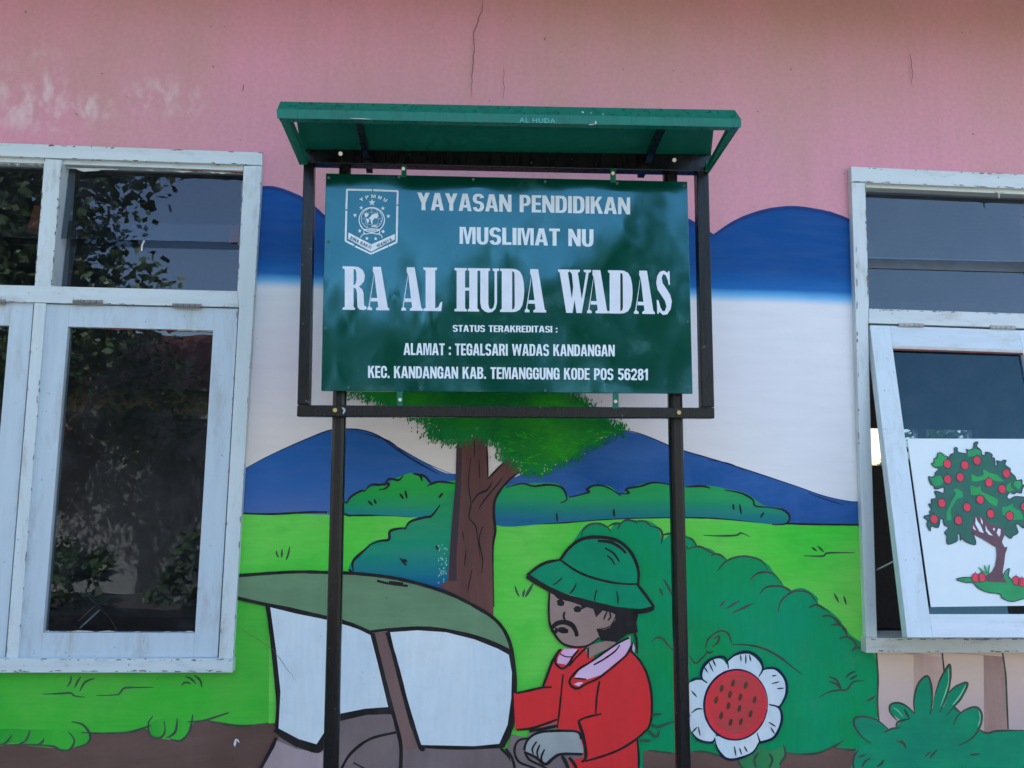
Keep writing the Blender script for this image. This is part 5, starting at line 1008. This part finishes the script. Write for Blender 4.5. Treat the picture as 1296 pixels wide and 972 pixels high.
addpoly(YY((143, 612), (398, 745), (662, 628), (658, 692), (395, 826), (137, 682)), YL-.0002)
mbE.build("emblem", LETTER, brd)
INKS = simple("emblem_ink", (.01, .08, .10), .5)
def arch(cx, cy, r, a0, a1, h):
    def fn(u, v):
        a = a0+(a1-a0)*u; rr = r+h*v; return YY((cx+rr*math.sin(a), cy-rr*math.cos(a)))[0]
    return fn
block_text("emblem_lettering", "YPMNU", None, YL-.0004, LETTER, brd, gap=.45, fn=arch(416, 455, 228, -.62, .66, 38))
block_text("emblem_lettering", "BINA BAKTI", YY((170, 652), (402, 768), (390, 800), (158, 684)), YL-.0005, INKS, brd, gap=.14)
block_text("emblem_lettering", "WANITA", YY((452, 750), (618, 672), (632, 702), (466, 782)), YL-.0005, INKS, brd, gap=.14)

# ================================================================== WHAT THE GLASS AND THE BOARD REFLECT (behind the camera)
def leaf_cloud(name, n, centre, rads, mat, parent, size=(.06, .13), droop=.0, ncl=26):
    mb = MB(); rnd = random.Random(len(name)+n)
    cl = [(Vector(centre)+Vector((rnd.uniform(-1, 1)*rads[0]*.75, rnd.uniform(-1, 1)*rads[1]*.75, rnd.uniform(-1, 1)*rads[2]*.7)), rnd.uniform(.22, .5)) for _ in range(ncl)]
    for i in range(n):
        c, r = rnd.choice(cl); d = Vector((rnd.gauss(0, 1), rnd.gauss(0, 1), rnd.gauss(0, 1))).normalized()*r*min(rads)*rnd.uniform(.5, 1.1)
        p = c+d; l = rnd.uniform(*size); a = Vector((rnd.gauss(0, 1), rnd.gauss(0, 1), rnd.gauss(-droop, .6))).normalized(); b = a.cross(Vector((rnd.gauss(0, 1), rnd.gauss(0, 1), rnd.gauss(0, 1)))).normalized()*l*.32
        mb.add([p, p+a*l*.5+b, p+a*l, p+a*l*.5-b], [(0, 1, 2, 3)])
    return mb.build(name, mat, parent, kind='stuff')
LEAFM = simple("leaf_green", (.055, .10, .03), .45); LEAFM2 = simple("leaf_deep_green", (.035, .07, .025), .5); TRUNKM = simple("trunk_bark", (.14, .10, .07), .9)
def tree(label, x, y, h, r, n=3500, mat=LEAFM, size=(.08, .2), ncl=26):
    t = thing("courtyard_tree", label, "tree", (x, y, 0))
    mb = MB(); mb.tube((x, y, 0), (x+.1, y, h*.55), .12, 8, .07)
    for k in range(4): a = k*1.7; mb.tube((x+.08, y, h*(.4+.05*k)), (x+math.cos(a)*r*.6, y+math.sin(a)*r*.6, h*.75), .05, 6, .02)
    mb.build("trunk", TRUNKM, t); leaf_cloud("crown", n, (x, y, h*.72), (r, r, h*.34), mat, t, size, .3, ncl); return t
tree("leafy drooping tree across the courtyard mirrored in the left window", -4.2, -5.9, 4.3, 1.9, 11000, LEAFM, (.05, .12))
tree("tall dense tree at the far left of the courtyard behind the camera", -7.0, -7.2, 9.0, 2.9, 46000, LEAFM2, (.10, .19), 110)
tree("round tree beyond the courtyard wall mirrored low in the sign board", -.8, -15.5, 5.2, 2.4, 4500, LEAFM2, (.12, .26))
tree("middle bushy tree beyond the courtyard wall behind the camera", 2.0, -14.5, 5.9, 2.0, 4500, LEAFM2, (.12, .26))
tree("tall narrow tree beyond the courtyard wall mirrored at the right of the board", 4.4, -13.5, 7.2, 1.5, 4000, LEAFM2, (.12, .26))
tree("small tree next to the yellow neighbouring house", -3.2, -14.0, 5.6, 1.5, 3000, LEAFM2, (.12, .26))
tree("far broad tree behind the neighbouring house", 9.5, -22, 5.2, 3.0, 2600, LEAFM2, (.2, .4))
hg = thing("added_planter_hedge", "low dark clipped hedge added in front of the pale courtyard wall to darken the window reflection", "hedge", (-4, -5.4, 0))  # hedge and planter added to dim the sunlit ground mirrored in the glass
leaf_cloud("foliage", 5000, (-4.2, -5.4, .35), (3.0, .7, .5), LEAFM2, hg, (.06, .12))
mb = MB(); mb.box((-8, -6.0, 0), (-.5, -4.6, .22)); mb.build("added_planter", simple("added_planter_dark", (.06, .05, .045), .9), hg)
cw = thing("courtyard_wall", "long pale wall across the courtyard with a deer painted on it", "wall", (0, -7.6, 0))
mb = MB(); mb.box((-13, -7.8, 0), (13, -7.6, 2.15)); mb.build("plaster", simple("pale_wall", (.17, .17, .165), .8), cw)
mb = MB(); mb.box((-13, -7.86, 2.15), (13, -7.54, 2.22)); mb.build("coping", simple("coping_grey", (.25, .24, .23), .8), cw)
deer = [(-.32, -.1), (-.26, .45), (-.16, .62), (-.10, .70), (-.20, .80), (-.26, .98), (-.21, .98), (-.15, .86), (-.12, 1.05), (-.08, 1.05), (-.09, .84), (-.02, .74), (.10, .68), (.24, .60), (.24, .54), (.08, .52), (.0, .46), (.02, .2), (.10, -.1)]
mb = MB(); mb.prism([Vector((-4.5+a, -7.598, 1.05+b)) for a, b in deer], (0, -.002, 0)); mb.build("painted_deer", simple("deer_brown", (.09, .085, .08), .8), cw)
nb = thing("neighbour_house", "yellow house with red tiled roof beyond the courtyard wall", "house", (-7.0, -13, 0))
mb = MB(); mb.box((-11.5, -16, 0), (-3.6, -13, 3.1)); mb.build("wall", simple("yellow_wall", (.50, .38, .16), .8), nb)
mb = MB(); mb.prism([Vector((-12, -12.4, 3.0)), Vector((-12, -14.5, 4.3)), Vector((-12, -16.6, 3.0))], (9.0, 0, 0)); mb.build("roof", simple("red_tile", (.10, .035, .03), .8), nb)
for k in range(4):
    mb = MB(); mb.box((-10.8+k*1.9, -12.995, 1.4), (-9.9+k*1.9, -12.97, 2.5)); f_ = mb.build("window", simple("dark_window", (.04, .04, .05), .3), nb)
nr = thing("tiled_outbuilding", "brick outbuilding with a tiled gable roof mirrored in the right window", "house", (8.4, -9.5, 0))
mb = MB(); mb.box((9.9, -11.5, 0), (13.6, -8.4, 4.9)); mb.build("wall", simple("brick_plaster", (.30, .16, .11), .85), nr)
mb = MB(); mb.prism([Vector((9.4, -7.9, 4.8)), Vector((9.4, -9.6, 5.5)), Vector((9.4, -11.8, 4.8))], (5.4, 0, 0)); mb.build("roof", simple("brown_tile", (.20, .09, .06), .85), nr)
# bushes and bright yard beyond the far classroom window
bb = thing("garden_bush", "sunlit green bush outside the far classroom window", "bush", (4.6, 8.0, 0))
leaf_cloud("foliage", 3500, (P(1195, 566, 7.6).x, 7.6, P(1195, 566, 7.6).z-.15), (1.1, .6, .8), simple("sunny_leaf", (.14, .24, .05), .5), bb, (.06, .14))
mb = MB(); mb.tube((P(1195, 566, 7.6).x, 7.6, 0), (P(1195, 566, 7.6).x, 7.6, 1.6), .05, 8); mb.build("stem", TRUNKM, bb)
b2_ = P(1112, 592, 7.9)
bb2 = thing("garden_bush", "pale leafy bush low in the far window beside the open sash", "bush", (b2_.x, 7.9, 0))
leaf_cloud("foliage", 1500, (b2_.x, 7.9, b2_.z-.28), (.5, .4, .42), simple("pale_leaf", (.22, .30, .10), .5), bb2, (.05, .1))
mb = MB(); mb.tube((b2_.x, 7.9, 0), (b2_.x, 7.9, 1.4), .04, 8); mb.build("stem", TRUNKM, bb2)
yw = thing("yard_wall", "sunlit white wall outside the far classroom window", "wall", (5, 11.5, 0))
mb = MB(); mb.box((-8, 11.5, 0), (12, 11.7, 1.5)); mb.build("plaster", simple("bright_plaster", (.8, .8, .78), .8), yw)
